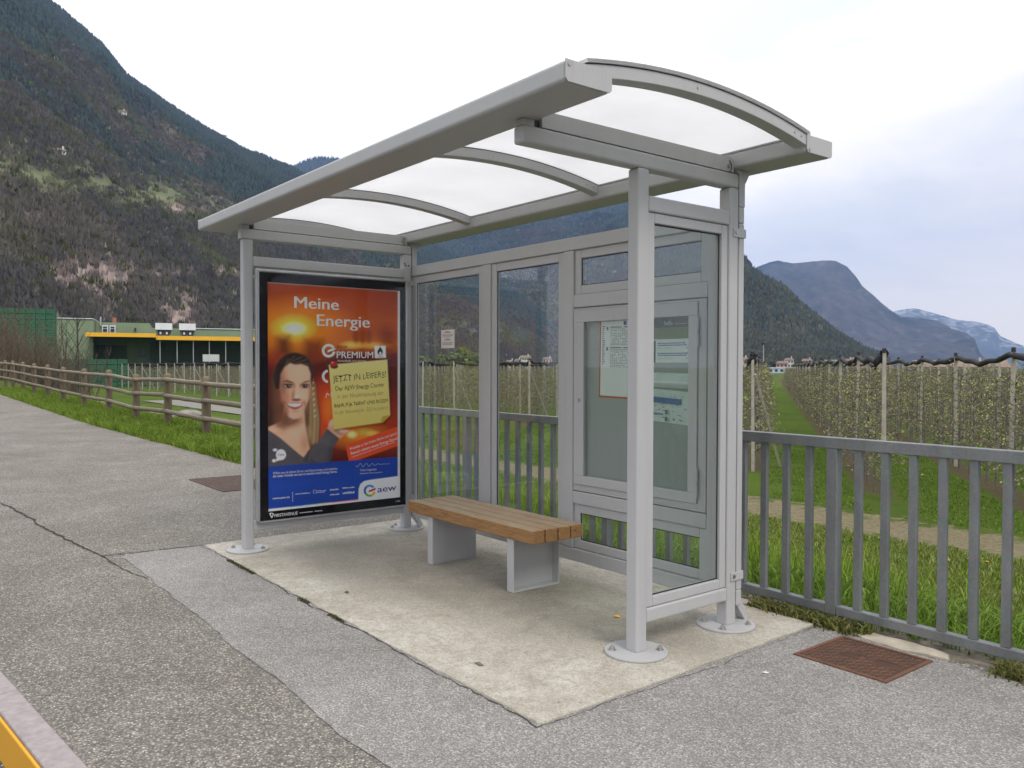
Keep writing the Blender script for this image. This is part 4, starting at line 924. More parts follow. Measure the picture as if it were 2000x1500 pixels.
# ------------------------------------------------------------------ covers in the pavement
def cover(name, label, x0, x1, y0, y1, mat, cat='access cover', yaw=0):
    t = thing(name, label, cat, ((x0+x1)/2, (y0+y1)/2, 0))
    f = MB(); w = 0.02; z0, z1 = -0.03, 0.012
    f.box(x0, x1, y0, y0+w, z0, z1).box(x0, x1, y1-w, y1, z0, z1).box(x0, x0+w, y0+w, y1-w, z0, z1).box(x1-w, x1, y0+w, y1-w, z0, z1)
    f.build('frame', mat, t, 0.002)
    l = MB(); l.box(x0+w+0.004, x1-w-0.004, y0+w+0.004, y1-w-0.004, z0, 0.008)
    l.build('lid', M_RUSTD if mat is M_RUST else mat, t)
    tr = MB(); s = 0.030
    nx, ny = int((x1-x0-0.07)/s), int((y1-y0-0.07)/s)
    for i in range(nx+1):
        for j in range(ny+1):
            cx, cy = x0+0.035+i*s, y0+0.035+j*s; a = R(45 if (i+j) % 2 else -45); c, q = math.cos(a), math.sin(a); hl, hw = 0.0145, 0.0046
            mx0, my0 = (x0+x1)/2, (y0+y1)/2
            if math.hypot(cx-mx0+0.05, cy-my0) < 0.06 or (0.05 < cx-mx0 < 0.2 and abs(cy-my0) < 0.05): continue
            tr.add([(cx-c*hl+q*hw, cy-q*hl-c*hw, 0.0082), (cx+c*hl+q*hw, cy+q*hl-c*hw, 0.0082), (cx+c*hl-q*hw, cy+q*hl+c*hw, 0.0082), (cx-c*hl-q*hw, cy-q*hl+c*hw, 0.0082),
                    (cx-c*hl*.8+q*hw*.4, cy-q*hl*.8-c*hw*.4, 0.0115), (cx+c*hl*.8+q*hw*.4, cy+q*hl*.8-c*hw*.4, 0.0115), (cx+c*hl*.8-q*hw*.4, cy+q*hl*.8+c*hw*.4, 0.0115), (cx-c*hl*.8-q*hw*.4, cy-q*hl*.8+c*hw*.4, 0.0115)],
                   [(4, 5, 6, 7), (0, 1, 5, 4), (1, 2, 6, 5), (2, 3, 7, 6), (3, 0, 4, 7)])
    # cast oval and raised plate outline
    mx0, my0 = (x0+x1)/2-0.05, (y0+y1)/2
    tr.tube([(mx0+0.05*math.cos(R(a)), my0+0.032*math.sin(R(a)), 0.009) for a in range(0, 361, 20)], 0.003, 5)
    tr.tube([(mx0+0.11, my0-0.04, 0.009), (mx0+0.24, my0-0.04, 0.009), (mx0+0.24, my0+0.04, 0.009), (mx0+0.11, my0+0.04, 0.009), (mx0+0.11, my0-0.04, 0.009)], 0.003, 5)
    tr.build('cast_tread', mat, t)
    return t
cover('manhole_cover', 'rusty rectangular tread-plate cover in asphalt beside the slab and railing', 3.865, 4.335, 1.30, 1.745, M_RUST)
cover('manhole_cover', 'dull brown cover in the far pavement left of the poster panel', -4.35, -3.1, 0.86, 1.52, M_RUST2)

# ------------------------------------------------------------------ wooden fence along the path
fpx = [(-8.3, 3.12, 1.20), (-10.7, 3.1, 1.214), (-13.4, 3.1, 1.256), (-16.2, 3.1, 1.215), (-19.2, 3.1, 1.313), (-22.6, 3.1, 1.335), (-26.1, 3.1, 1.385), (-29.3, 3.1, 1.463), (-32.5, 3.1, 1.515), (-35.6, 3.1, 1.589), (-38.8, 3.1, 1.657), (-41.5, 3.1, 1.684), (-44.4, 3.1, 1.73)]
fpx = [(-5.6, 3.14, 1.19)]+fpx
FE = thing('wooden_fence', 'weathered round-timber post and three-rail fence beside the grass verge', 'fence', (-20, 3.1, 0))
for i, (x, y, zt) in enumerate(fpx):
    r = 0.088 if i < 6 else 0.085
    zb = -0.4+float(rise(x)); n = 16; prof = [(r*1.02, zb), (r, zt-0.10), (r*0.96, zt-0.055), (r*0.78, zt-0.022), (r*0.42, zt-0.004), (0.004, zt)]
    vs = []; fs = []
    for (rr, z) in prof:
        for k in range(n): a = 2*math.pi*k/n; vs.append((x+rr*math.cos(a)*(1+0.02*math.sin(k*3+i)), y+rr*math.sin(a), z))
    for j in range(len(prof)-1):
        for k in range(n): fs.append((j*n+k, j*n+(k+1) % n, (j+1)*n+(k+1) % n, (j+1)*n+k))
    MB().add(vs, fs).build('fence_post', M_FPOST, FE, smooth=True)
for (a, b_) in zip(fpx[:-1], fpx[1:]):
    for dz in (0.155, 0.50, 0.86):
        za, zb = a[2]-dz, b_[2]-dz
        j = random.uniform(-0.012, 0.012)
        # rails are let into each post, a little in front of its centre
        n = 7; pts = [(a[0]+(b_[0]-a[0])*t/n, a[1]-0.055+(b_[1]-a[1])*t/n+random.uniform(-.006, .006), za+(zb-za)*t/n+j+random.uniform(-.005, .005)) for t in range(n+1)]
        MB().tube(pts, [0.050+random.uniform(-.003, .003) for _ in pts], 10).build('rail', M_FENCE, FE, smooth=True)

# ------------------------------------------------------------------ far country
def bearing(px, py):                       # direction of a point seen in the survey photograph
    d = _f+_r2*((px-1000)/FPX)-_u2*((py-750)/FPX); return d
def place(px, dist, z=-1.4):               # ground point at a horizontal distance along a bearing
    d = bearing(px, 717); h = math.hypot(d.x, d.y); return Vector((CAM.x+d.x/h*dist, CAM.y+d.y/h*dist, z))
def elev(px, py, dist):                    # height of a sighted point at that distance
    d = bearing(px, py); return CAM.z+d.z/math.hypot(d.x, d.y)*dist

M_MOUNT = attrmat('mountain_ground', 'col', 0.95, 0.05)
def mountain(name, sil, dfoot, dcrest, nu, nt_, amp, colfn, seed, ascale=1.0, zfoot=-1.5, backw=0.35):
    """real terrain: a slope rising from the valley floor at dfoot(px) to the surveyed crest at dcrest(px), then falling behind"""
    px = np.linspace(sil[0][0], sil[-1][0], nu); py = np.interp(px, [q[0] for q in sil], [q[1] for q in sil])
    df = np.interp(px, [q[0] for q in dfoot], [q[1] for q in dfoot]); dc = np.interp(px, [q[0] for q in dcrest], [q[1] for q in dcrest])
    dirs = np.array([[bearing(a, 717).x, bearing(a, 717).y] for a in px]); dirs /= np.linalg.norm(dirs, axis=1)[:, None]
    zc = np.array([elev(a, b, c) for a, b, c in zip(px, py, dc)])
    T = np.concatenate([np.linspace(0, 1, nt_), np.linspace(1, 1+backw, 8)[1:]])
    t = T[:, None]; d = df[None]+(dc-df)[None]*t
    prof = np.where(t <= 1, t, 1-(t-1)*0.9)
    Xw = CAM.x+dirs[None, :, 0]*d; Yw = CAM.y+dirs[None, :, 1]*d
    s = 1/(260.0*ascale)
    n = fbm(Xw*s, Yw*s, 6, seed, 0.55)-0.5
    rid = 1-np.abs(2*fbm(Xw*s*1.7+5, Yw*s*1.7, 5, seed+9, 0.5)-1)
    win = np.clip(t*(1.02-np.minimum(t, 1)), 0, 1)*4
    Zw = zfoot+(zc[None]-zfoot)*prof+amp*(n*1.3+(rid-0.75)*0.9)*win*np.minimum(1, (zc[None]-zfoot)/150)
    Zw = Zw+amp*0.10*(fbm(Xw*s*9, Yw*s*9, 3, seed+20)-0.5)*np.minimum(1, t*5)
    pxg = np.broadcast_to(px[None], Xw.shape)
    dz = (Zw-CAM.z)/d
    pyg = 717-dz*FPX*np.array([math.hypot(bearing(a, 717).x, bearing(a, 717).y) for a in px])[None]
    col = colfn(pxg, pyg, np.broadcast_to(t, Xw.shape), Xw, Yw, Zw)
    i = np.arange(Xw.size).reshape(Xw.shape)
    Q = np.stack([i[:-1, :-1], i[:-1, 1:], i[1:, 1:], i[1:, :-1]], -1).reshape(-1, 4)
    o = npmesh(name, np.stack([Xw, Yw, Zw], -1).reshape(-1, 3), Q, M_MOUNT, col=col.reshape(-1, 3), smooth=True)
    tag(o, kind='structure')
    return dict(X=Xw, Y=Yw, Z=Zw, px=pxg, py=pyg, t=np.broadcast_to(t, Xw.shape), col=col, nt=nt_)
def lerp(a, b, k): return a*(1-k[..., None])+b*k[..., None]
A_ = np.array
SCRUB, PINE, ROCK, MEAD, FRESH = A_([0.128, 0.110, 0.093]), A_([0.036, 0.052, 0.046]), A_([0.30, 0.235, 0.205]), A_([0.150, 0.165, 0.080]), A_([0.125, 0.140, 0.035])
def sm(a, lo, hi): return np.clip((a-lo)/(hi-lo), 0, 1)
def masks1(px, py, t, X, Y):
    n1 = fbm(X/90, Y/90, 5, 31); n2 = fbm(X/30, Y/30, 4, 41)
    pine = sm(n1+1.05*sm(t, 0.25, 0.75)-0.36+0.25*(n2-0.5), 0.42, 0.58)
    cl = fbm(px/34, py/60, 5, 77)
    reg = np.maximum.reduce([np.exp(-(((px-190)/110)**2+((py-545)/50)**2)), np.exp(-(((px-340)/70)**2+((py-605)/45)**2)), 0.9*np.exp(-(((px-400)/70)**2+((py-535)/22)**2)), 0.8*np.exp(-(((px-60)/60)**2+((py-430)/30)**2)), 0.8*np.exp(-(((px-370)/45)**2+((py-412)/16)**2)), 0.5*np.exp(-(((px-140)/160)**2+((py-620)/26)**2))])
    rock = sm(cl+0.62*reg-0.42, 0.33, 0.50)*sm(reg, 0.12, 0.4)*sm(fbm(px/4.5, py/22, 4, 78), 0.36, 0.52)
    band = 300+0.19*px+16*(fbm(px/60, px*0, 3, 3)-0.5)
    mead = np.exp(-((py-band-28)/32)**2)*sm(fbm(px/40, py/12, 4, 13), 0.34, 0.5)*sm(470-px, 0, 120)
    mead = np.maximum(mead, 0.75*np.exp(-(((px-450)/70)**2+((py-268)/13)**2))*sm(fbm(px/25, py/10, 3, 15), 0.35, 0.6))
    mead = np.maximum(mead, 0.8*np.exp(-((py-(560-0.03*(px-900)))/16)**2)*sm(px, 700, 800)*sm(1120-px, 0, 40)*sm(fbm(px/40, py/10, 3, 19), 0.35, 0.6))
    mead = np.maximum(mead, 0.9*np.exp(-((py-645)/30)**2)*sm(px, 800, 860)*sm(990-px, 0, 40)*sm(fbm(px/20, py/12, 3, 29), 0.42, 0.6))
    return pine, rock, mead, n2
def col1(px, py, t, X, Y, Z):
    pine, rock, mead, n2 = masks1(px, py, t, X, Y)
    v = 0.75+0.5*fbm(X/9, Y/9, 3, 51)
    k = fbm(X/140, Y/140, 4, 55); g = fbm(X/60, Y/60, 4, 57)
    c = lerp(SCRUB[None, None]*np.ones(X.shape+(1,)), A_([0.088, 0.081, 0.074])[None, None], sm(k, 0.40, 0.62)); c = lerp(c, A_([0.115, 0.120, 0.056])[None, None], 0.75*sm(g, 0.52, 0.68))*v[..., None]
    c = lerp(c, PINE[None, None]*v[..., None], pine*0.8); c = lerp(c, MEAD[None, None]*v[..., None], mead*0.9)
    c = lerp(c, ROCK[None, None]*(0.45+0.9*fbm(px/5, py/26, 4, 61))[..., None], rock)
    return c
SIL1 = [(-900, -700), (-300, -330), (-60, -140), (20, -66), (100, 0), (150, 42), (205, 90), (250, 150), (330, 205), (400, 250), (470, 290), (545, 320), (575, 333), (650, 372), (760, 430), (845, 478), (900, 506), (980, 556), (1060, 612), (1120, 655), (1180, 690), (1240, 706)]
G1 = mountain('mountain', SIL1, [(-900, 230), (100, 260), (480, 330), (900, 700), (1240, 1300)], [(-900, 1500), (100, 1700), (480, 1750), (900, 1900), (1240, 1900)], 640, 240, 46, col1, 3)
def col2(px, py, t, X, Y, Z):
    n1 = fbm(X/240, Y/240, 5, 71); v = 0.75+0.5*fbm(X/40, Y/40, 4, 72)
    c = A_([0.095, 0.088, 0.075])[None, None]*v[..., None]
    c = lerp(c, A_([0.110, 0.112, 0.062])[None, None]*v[..., None], sm(n1, 0.40, 0.58)*sm(1.1-t, 0.1, 0.5))
    c = lerp(c, A_([0.028, 0.042, 0.040])[None, None]*v[..., None], sm(n1*0.6+0.5*t, 0.42, 0.66)*sm(1360-px, 0, 200))
    rk = sm(fbm(px/7, py/16, 4, 75), 0.66, 0.76)*sm(0.25-np.abs(t-0.25), 0, 0.2)
    return lerp(c, A_([0.20, 0.175, 0.17])[None, None]*v[..., None], rk*0.5)
SIL2 = [(500, 350), (575, 328), (610, 314), (650, 312), (760, 340), (880, 352), (1000, 350), (1100, 365), (1200, 385), (1260, 410), (1330, 446), (1400, 484), (1440, 497), (1453, 506), (1464, 522), (1500, 545), (1530, 560), (1560, 590), (1600, 625), (1640, 655), (1690, 688), (1740, 708)]
G2 = mountain('mountain', SIL2, [(500, 2000), (1100, 1500), (1300, 1000), (1740, 800)], [(500, 3900), (1100, 3500), (1220, 3000), (1330, 2000), (1450, 1500), (1740, 1300)], 420, 150, 90, col2, 13, 2.2)
def col3(px, py, t, X, Y, Z):
    v = 0.45+1.1*fbm(X/28, Y/28, 4, 82); n1 = fbm(X/500, Y/500, 5, 81)
    c = lerp(A_([0.064, 0.060, 0.058])[None, None]*v[..., None], A_([0.020, 0.031, 0.034])[None, None]*v[..., None], sm(n1, 0.42, 0.56))
    return lerp(c, A_([0.16, 0.14, 0.13])[None, None]*v[..., None], sm(fbm(px/14, py/7, 4, 85), 0.68, 0.78)*0.5)
SIL3 = [(1380, 560), (1470, 524), (1500, 513), (1518, 509), (1545, 514), (1575, 513), (1605, 509), (1630, 511), (1652, 521), (1670, 540), (1682, 558), (1700, 573), (1720, 590), (1735, 602), (1758, 617), (1800, 622), (1832, 629), (1858, 645), (1888, 655), (1903, 666), (1914, 692), (1930, 708)]
mountain('mountain', SIL3, [(1380, 3600), (1930, 3400)], [(1380, 5400), (1930, 4700)], 260, 110, 150, col3, 23, 4)
def col4(px, py, t, X, Y, Z):
    v = 0.8+0.4*fbm(X/200, Y/200, 4, 92)
    c = A_([0.075, 0.09, 0.095])[None, None]*v[..., None]
    snow = sm(fbm(px/7, py/2.6, 4, 95)+0.25*sm(t, 0.6, 1), 0.66, 0.80)*sm(t, 0.6, 0.85)
    return lerp(c, A_([0.7, 0.72, 0.75])[None, None]*v[..., None], snow*0.40)
SIL4 = [(1640, 640), (1742, 608), (1765, 603), (1782, 601), (1800, 605), (1840, 616), (1868, 624), (1905, 628), (1930, 634), (1944, 642), (1950, 655), (1972, 664), (1998, 674), (2060, 690), (2200, 660), (2500, 560), (3000, 420)]
mountain('mountain', SIL4, [(1640, 6000), (2100, 5600), (3000, 2500)], [(1640, 8600), (2100, 8000), (3000, 4000)], 240, 80, 180, col4, 33, 9)

# woods on the near mountain, in the thousands: one mass
def woods(name, G, n, h0, h1, seed, pxlim, greens=0.12, dscale=1.0, cfn=None, label='dark leafless woods and pines covering the near mountainside', dk=2600.0):
    r = np.random.default_rng(seed); nt_, nu = G['nt'], G['X'].shape[1]
    px = G['px'][0]; a, b = np.searchsorted(px, pxlim)
    ui = r.uniform(a, b-2, n); ti = r.uniform(0.3, nt_-1.05, n)
    u0, t0 = ui.astype(int), ti.astype(int); fu, ft = ui-u0, ti-t0
    def S(K): K = G[K]; return (K[t0, u0]*(1-fu)+K[t0, u0+1]*fu)*(1-ft)+(K[t0+1, u0]*(1-fu)+K[t0+1, u0+1]*fu)*ft
    X, Y, Z, PX, PY, T = S('X'), S('Y'), S('Z'), S('px'), S('py'), S('t')
    pine, rock, mead, n2 = masks1(PX, PY, T, X, Y); CL = (cfn or col1)(PX[None], PY[None], T[None], X[None], Y[None], Z[None])[0]
    if cfn: rock = rock*0; mead = mead*0
    keep = r.random(n) > np.maximum(rock*0.92, mead*0.97); X, Y, Z, PX, PY, T, pine, CL = [q[keep] for q in (X, Y, Z, PX, PY, T, pine, CL)]
    if cfn: pine = sm(fbm(X/160, Y/160, 4, 5)+0.3*T, 0.5, 0.75)*(0.15+0.85*sm(1360-PX, 0, 200))
    n = len(X); isp = r.random(n) < pine*0.85
    dist = np.hypot(X-CAM.x, Y-CAM.y); h = r.uniform(h0, h1, n)*(0.40+dist/dk)*dscale; h = np.where(isp, h*1.25, h*0.85)
    # conifer: five-sided two-tier cone; broadleaf: bare lumpy crown
    def conifer(k=5):
        V = []; F = []
        for zb, zt, rr in ((0.0, 0.65, 0.26), (0.35, 1.0, 0.19)):
            o = len(V); V += [(rr*math.cos(2*math.pi*i/k), rr*math.sin(2*math.pi*i/k), zb) for i in range(k)]+[(0, 0, zt)]
            F += [(o+i, o+(i+1) % k, o+k) for i in range(k)]
        return A_(V), A_(F)
    def bush():
        q = random.Random(5); V = []; F = []
        for i in range(9):
            a = i*2.4; rr = 0.10+0.34*q.random(); cx, cy = rr*math.cos(a), rr*math.sin(a); b = a+q.uniform(0.8, 2.4); w = q.uniform(0.10, 0.20); zb = q.uniform(0.0, 0.35)
            o = len(V); V += [(cx-math.cos(b)*w, cy-math.sin(b)*w, zb), (cx+math.cos(b)*w, cy+math.sin(b)*w, zb), (cx*1.25, cy*1.25, q.uniform(0.62, 1.0))]; F.append((o, o+1, o+2))
        return A_(V), A_(F)
    VV, FF, CC = [], [], []; off = 0
    for sel, (bv, bf), jit in ((isp, conifer(), 0.12), (~isp, bush(), 0.38)):
        m = int(sel.sum()); 
        if not m: continue
        P = bv[None]*h[sel][:, None, None]; ang = r.uniform(0, 6.28, m); c, s_ = np.cos(ang)[:, None], np.sin(ang)[:, None]
        wv = r.uniform(0.75, 1.35, m)[:, None]
        P = np.stack([(P[..., 0]*c-P[..., 1]*s_)*wv, (P[..., 0]*s_+P[..., 1]*c)*wv, P[..., 2]], -1)
        P += r.normal(0, jit*0.18, P.shape)*h[sel][:, None, None]
        P += np.stack([X[sel], Y[sel], Z[sel]-0.4], -1)[:, None]
        VV.append(P.reshape(-1, 3)); FF.append((bf[None]+(np.arange(m)*len(bv))[:, None, None]+off).reshape(-1, 3)); off += m*len(bv)
        if sel is isp: base = PINE*1.0*np.ones((m, 1)); base = base*r.uniform(0.65, 1.35, (m, 1))
        else:
            base = CL[sel]*r.uniform(0.78, 1.22, (m, 1))
            g = r.random(m) < greens; base[g] = FRESH*r.uniform(0.3, 0.85, (int(g.sum()), 1))
            g = r.random(m) < 0.012+0.05*np.exp(-((PY[sel]-(330+0.2*PX[sel]))/30)**2); base[g] = A_([0.30, 0.30, 0.22])*r.uniform(0.5, 1.0, (int(g.sum()), 1))
        CC.append(np.repeat(base, len(bv), 0))
    o = npmesh(name, np.concatenate(VV), np.concatenate(FF), M_MOUNT, col=np.concatenate(CC))
    tag(o, label, 'woodland', kind='stuff'); return o
woods('mountain_woods', G1, 120000, 5.0, 8.5, 101, (-60, 1230))
woods('mountain_woods', G2, 60000, 9, 15, 103, (560, 1735), 0.03, 1.0, col2, 'bluish wooded slopes of the middle mountain', 4500.0)

# ------------------------------------------------------------------ buildings
M_GRW = simple('pale_green_render', (0.20, 0.255, 0.155), 0.9, 0, 0.08, 0.3)
M_GRD = simple('green_wall_shade', (0.088, 0.115, 0.078), 0.9, 0, 0.12, 0.3)  # wall green darkened by colour for the shade under the canopy
M_YEB = simple('yellow_fascia', (0.80, 0.42, 0.02), 0.6, 0, 0.05, 0.5)
M_WHT = simple('white_sheet_metal', (0.70, 0.71, 0.72), 0.5, 0, 0.06, 1)
M_WIN = simple('dark_window', (0.03, 0.035, 0.045), 0.2, 0, 0.1, 1)
M_BIN = simple('green_plastic_crate', (0.022, 0.105, 0.050), 0.6, 0, 0.25, 0.6)
# local frame for the packing house: along = to the right in view, deep = away
def frame_at(px, dist):
    p = place(px, dist); d = Vector((p.x-CAM.x, p.y-CAM.y, 0)).normalized(); return p, Vector((d.y, -d.x, 0)), d
P0, AX, DP = frame_at(340, 150)
MPP = 150/FPX*1.02                        # metres per sight unit at that distance
BH = thing('packing_house', 'long green fruit packing house with yellow canopy fascia at mountain foot', 'warehouse', P0)
def obox(mb, px0, px1, pya, pyb, dp0, dp1):
    """box given by its surveyed front rectangle; dp is depth in metres"""
    a0, a1 = (px0-340)*MPP, (px1-340)*MPP; z1 = CAM.z+(717-pya)*MPP; z0 = CAM.z+(717-pyb)*MPP
    c = [P0+AX*a+DP*d for a, d in ((a0, dp0), (a1, dp0), (a1, dp1), (a0, dp1))]
    mb.add([(q.x, q.y, z) for z in (z0, z1) for q in c], [(0, 3, 2, 1), (4, 5, 6, 7), (0, 1, 5, 4), (1, 2, 6, 5), (2, 3, 7, 6), (3, 0, 4, 7)]); return mb
GYB = 747
obox(MB(), 92, 212, 637, GYB, 0.0, 30).build('wall', M_GRW, BH); obox(MB(), 212.3, 560, 648, GYB, 5.0, 34).build('wall', M_GRW, BH)
obox(MB(), 212.3, 300, 639.5, 648, 5.2, 30).build('parapet', M_GRW, BH)
obox(MB(), 91, 213, 635.8, 637, -0.2, 30.2).build('coping', M_WHT, BH); obox(MB(), 371, 565, 646.8, 648, 4.8, 34.2).build('coping', M_WHT, BH)
cn = MB(); obox(cn, 206, 312, 662, 668.6, -6.0, -5.7); obox(cn, 312, 565, 665.5, 672.5, -5.6, -5.3); cn.build('canopy_fascia', M_YEB, BH)
cn = MB(); obox(cn, 206.5, 312, 663, 668, -5.7, 5); obox(cn, 312, 564, 666, 671.5, -5.3, 5); cn.build('canopy_roof', M_GRD, BH)
for px in (318, 345, 371, 397, 424, 450, 476): obox(MB(), px-0.6, px+0.6, 672, GYB, -4.6, -4.5).build('canopy_column', M_ALU, BH)
obox(MB(), 213, 262, 680, GYB, 4.75, 4.95).build('shutter_door', M_GRD, BH); obox(MB(), 300, 560, 674, GYB, 4.7, 4.95).build('bay_shade_sheet', M_GRD, BH); obox(MB(), 283, 292, 687, 700, 4.6, 4.95).build('door', M_WIN, BH)  # the wide dark sheet paints the shaded recess behind the canopy
for px in (222.5, 234.5):
    w_ = obox(MB(), px, px+9.5, 645, 661.5, 4.6, 4.95).build('window', M_WHT, BH); obox(MB(), px+1.5, px+8, 647, 649.6, 4.5, 4.58).build('window_pane', M_WIN, w_); obox(MB(), px+1.5, px+8, 651.2, 656.8, 4.5, 4.58).build('window_pane', M_WIN, w_)
for px in (310.5, 348.5):
    u_ = obox(MB(), px, px+27, 642.5, 654, -2.5, 3).build('roof_unit', M_WHT, BH); obox(MB(), px+2, px+25, 654.2, 665, -1.8, 2).build('unit_base', M_GRW, u_)
    for q in (px+4, px+14): 
        obox(MB(), q, q+8.5, 655.2, 664.5, -2.0, -1.82).build('fan_panel', M_WIN, u_)
        obox(MB(), q+2.6, q+5.6, 657.5, 661.5, -2.1, -2.02).build('fan_hub', M_WHT, u_)
obox(MB(), 237, 243, 629, 640, 8, 9).build('chimney', simple('terracotta', (0.35, 0.13, 0.07), 0.9), BH)
obox(MB(), 219.5, 221.5, 630, 646, 4.4, 4.9).build('vent_pipe', M_ALU, BH)
obox(MB(), 274.5, 277.5, 648.5, 653.5, 4.4, 4.95).build('wall_lamp', M_WIN, BH); obox(MB(), 455, 459, 662.5, 666, 4.4, 4.95).build('wall_lamp', M_WIN, BH)
nb = thing('site_board', 'white gridded board standing under the yellow canopy of packing house', 'board', P0+AX*((398-340)*MPP)-DP*8)
obox(MB(), 385, 411.5, 697, 709, -8.2, -8.0).build('panel', simple('pale_board', (0.50, 0.52, 0.50), 0.8), nb); obox(MB(), 411.7, 413, 696, 712, -8.3, -8.0).build('edge_post', M_BLACK, nb)
for px in (387, 409): obox(MB(), px, px+0.7, 709.2, 747, -8.15, -8.05).build('leg', M_ALU, nb)
# stacked harvest crates: each crate a thing, copied
def crate(name):
    b = MB(); w, d, h = 1.16, 1.16, 0.74
    for k in range(4): 
        z = 0.10+k*0.16
        b.box(-w/2, w/2, -d/2, -d/2+0.03, z, z+0.13).box(-w/2, w/2, d/2-0.03, d/2, z, z+0.13).box(-w/2, -w/2+0.03, -d/2+0.03, d/2-0.03, z, z+0.13).box(w/2-0.03, w/2, -d/2+0.03, d/2-0.03, z, z+0.13)
    b.box(-w/2+0.03, w/2-0.03, -d/2+0.03, d/2-0.03, 0.06, 0.10)
    for x in (-0.5, 0, 0.5): b.box(x-0.05, x+0.05, -d/2, d/2, 0, 0.06)
    b.box(-w/2+0.06, w/2-0.06, -d/2+0.06, d/2-0.06, 0.10, 0.6)
    return b.build(name, M_BIN)
C0 = crate('harvest_crate'); first = True
YA = math.atan2(AX.y, AX.x)
def put_crate(pos, label, grp):
    global first
    o = C0 if first else C0.copy()
    if not first: COL.objects.link(o)
    first = False; o.location = pos; o.rotation_euler = (0, 0, YA); tag(o, label, 'crate', grp)
PB_, _, _ = frame_at(45, 128)
for col_ in range(9):
    for row in range(14):
        put_crate(PB_+AX*((col_-5.2)*1.19)+DP*(col_*0.03)+Vector((0, 0, row*0.75)), 'green slatted harvest crate in the tall stack left of the packing house', 'tall stack of green harvest crates')
PB_, _, _ = frame_at(190, 122)
for col_ in range(7):
    for row in range(5):
        put_crate(PB_+AX*((col_-3.5)*1.22)+Vector((0, 0, row*0.75)), 'green slatted harvest crate in the low stack before the packing house wall', 'low stack of green harvest crates')
PB_, _, _ = frame_at(280, 126)
for col_ in range(7):
    for row in range(3): put_crate(PB_+AX*((col_-3.5)*1.22)+Vector((0, 0, row*0.75)), 'green slatted harvest crate under the yellow canopy', 'crates under the canopy')

# town houses, each of its own make
M_ROOFR = simple('red_tile_roof', (0.205, 0.125, 0.10), 0.9, 0, 0.25, 0.8); M_ROOFB = simple('brown_tile_roof', (0.235, 0.165, 0.115), 0.9, 0, 0.2, 0.5)
def house(px, dist, w, h, d, wall, roof, label, storeys=2, gable=True, ncol=3, z=-1.4, cat='house'):
    p, ax, dp = frame_at(px, dist); p.z = z; t = thing('house', label, cat, p)
    wm = simple('house_wall', wall, 0.9, 0, 0.06, 0.3)
    def ob(mb, a0, a1, d0, d1, z0, z1):
        c = [p+ax*a+dp*q for a, q in ((a0, d0), (a1, d0), (a1, d1), (a0, d1))]
        return mb.add([(q.x, q.y, p.z+zz) for zz in (z0, z1) for q in c], [(0, 3, 2, 1), (4, 5, 6, 7), (0, 1, 5, 4), (1, 2, 6, 5), (2, 3, 7, 6), (3, 0, 4, 7)])
    ob(MB(), -w/2, w/2, 0, d, 0, h).build('wall', wm, t)
    e = 0.5; rh = min(w*0.10, 2.2) if gable else 0.25
    if gable:
        q = [(-w/2-e, -e, h), (w/2+e, -e, h), (w/2+e, d+e, h), (-w/2-e, d+e, h), (-w/2+1, d/2, h+rh+1.2), (w/2-1, d/2, h+rh+1.2), (-w/2-e, -e, h+0.2), (w/2+e, -e, h+0.2), (w/2+e, d+e, h+0.2), (-w/2-e, d+e, h+0.2)]
        V = [tuple(p+ax*a+dp*b+Vector((0, 0, c))) for a, b, c in q]
        MB().add(V, [(0, 3, 2, 1), (0, 1, 7, 6), (1, 2, 8, 7), (2, 3, 9, 8), (3, 0, 6, 9), (6, 7, 5, 4), (8, 9, 4, 5), (7, 8, 5), (9, 6, 4)]).build('roof', roof, t)
        ob(MB(), w*0.2, w*0.2+0.9, d*0.4, d*0.4+0.9, h+rh*0.5, h+rh+2.4).build('chimney', wm, t)
    else:
        ob(MB(), -w/2-0.3, w/2+0.3, -0.3, d+0.3, h+0.01, h+0.5).build('roof', roof, t)
    fh = h/storeys
    for s in range(storeys):
        for c in range(ncol):
            a = -w/2+(c+0.5)*w/ncol; ww = min(1.6, w/ncol*0.5)
            ob(MB(), a-ww/2, a+ww/2, -0.08, -0.005, s*fh+fh*0.30, s*fh+fh*0.78).build('window', M_WIN, t)
    return t
WH, CRM, PNK, GRNP, YLW = (0.62, 0.60, 0.57), (0.52, 0.46, 0.37), (0.48, 0.34, 0.29), (0.40, 0.47, 0.36), (0.55, 0.44, 0.22)
house(1451, 560, 7, 7.6, 9, WH, M_ROOFR, 'white house with red roof half hidden by the shelter corner', 2, True, 2)
house(1457, 520, 6, 3.4, 8, WH, M_ROOFR, 'low white house with pinkish roof below the hillside, beside the round trees', 1, True, 2)
house(1527, 640, 8, 5.6, 9, PNK, M_ROOFR, 'pinkish house with red roof just right of the slanting orchard prop', 2, True, 3)
house(1541, 690, 7, 8.6, 9, WH, M_ROOFR, 'tall white house with brown roof amid dark trees in the town', 3, True, 3)
house(1576, 700, 8, 8.0, 9, CRM, M_ROOFR, 'cream house with small tower-like top in the town', 3, True, 3)
house(1629, 760, 15, 9.0, 11, GRNP, M_WHT, 'pale green flat-roofed apartment block in the town', 4, False, 7, cat='apartment block')
house(1656, 700, 7, 8.0, 9, WH, M_ROOFR, 'narrow white house right of the pale green apartment block', 3, True, 2)
house(1674, 720, 9, 9.2, 9, YLW, M_ROOFR, 'yellow house beyond the rolled nets of the orchard', 3, True, 3)
house(1700, 560, 26, 2.4, 14, PNK, M_ROOFR, 'long low pink house with tiled roof behind the orchard posts', 1, True, 8)
house(1527, 430, 13, 2.4, 7, (0.50, 0.58, 0.66), M_WHT, 'low bluish white shed row between orchard and town', 1, False, 5, cat='shed')
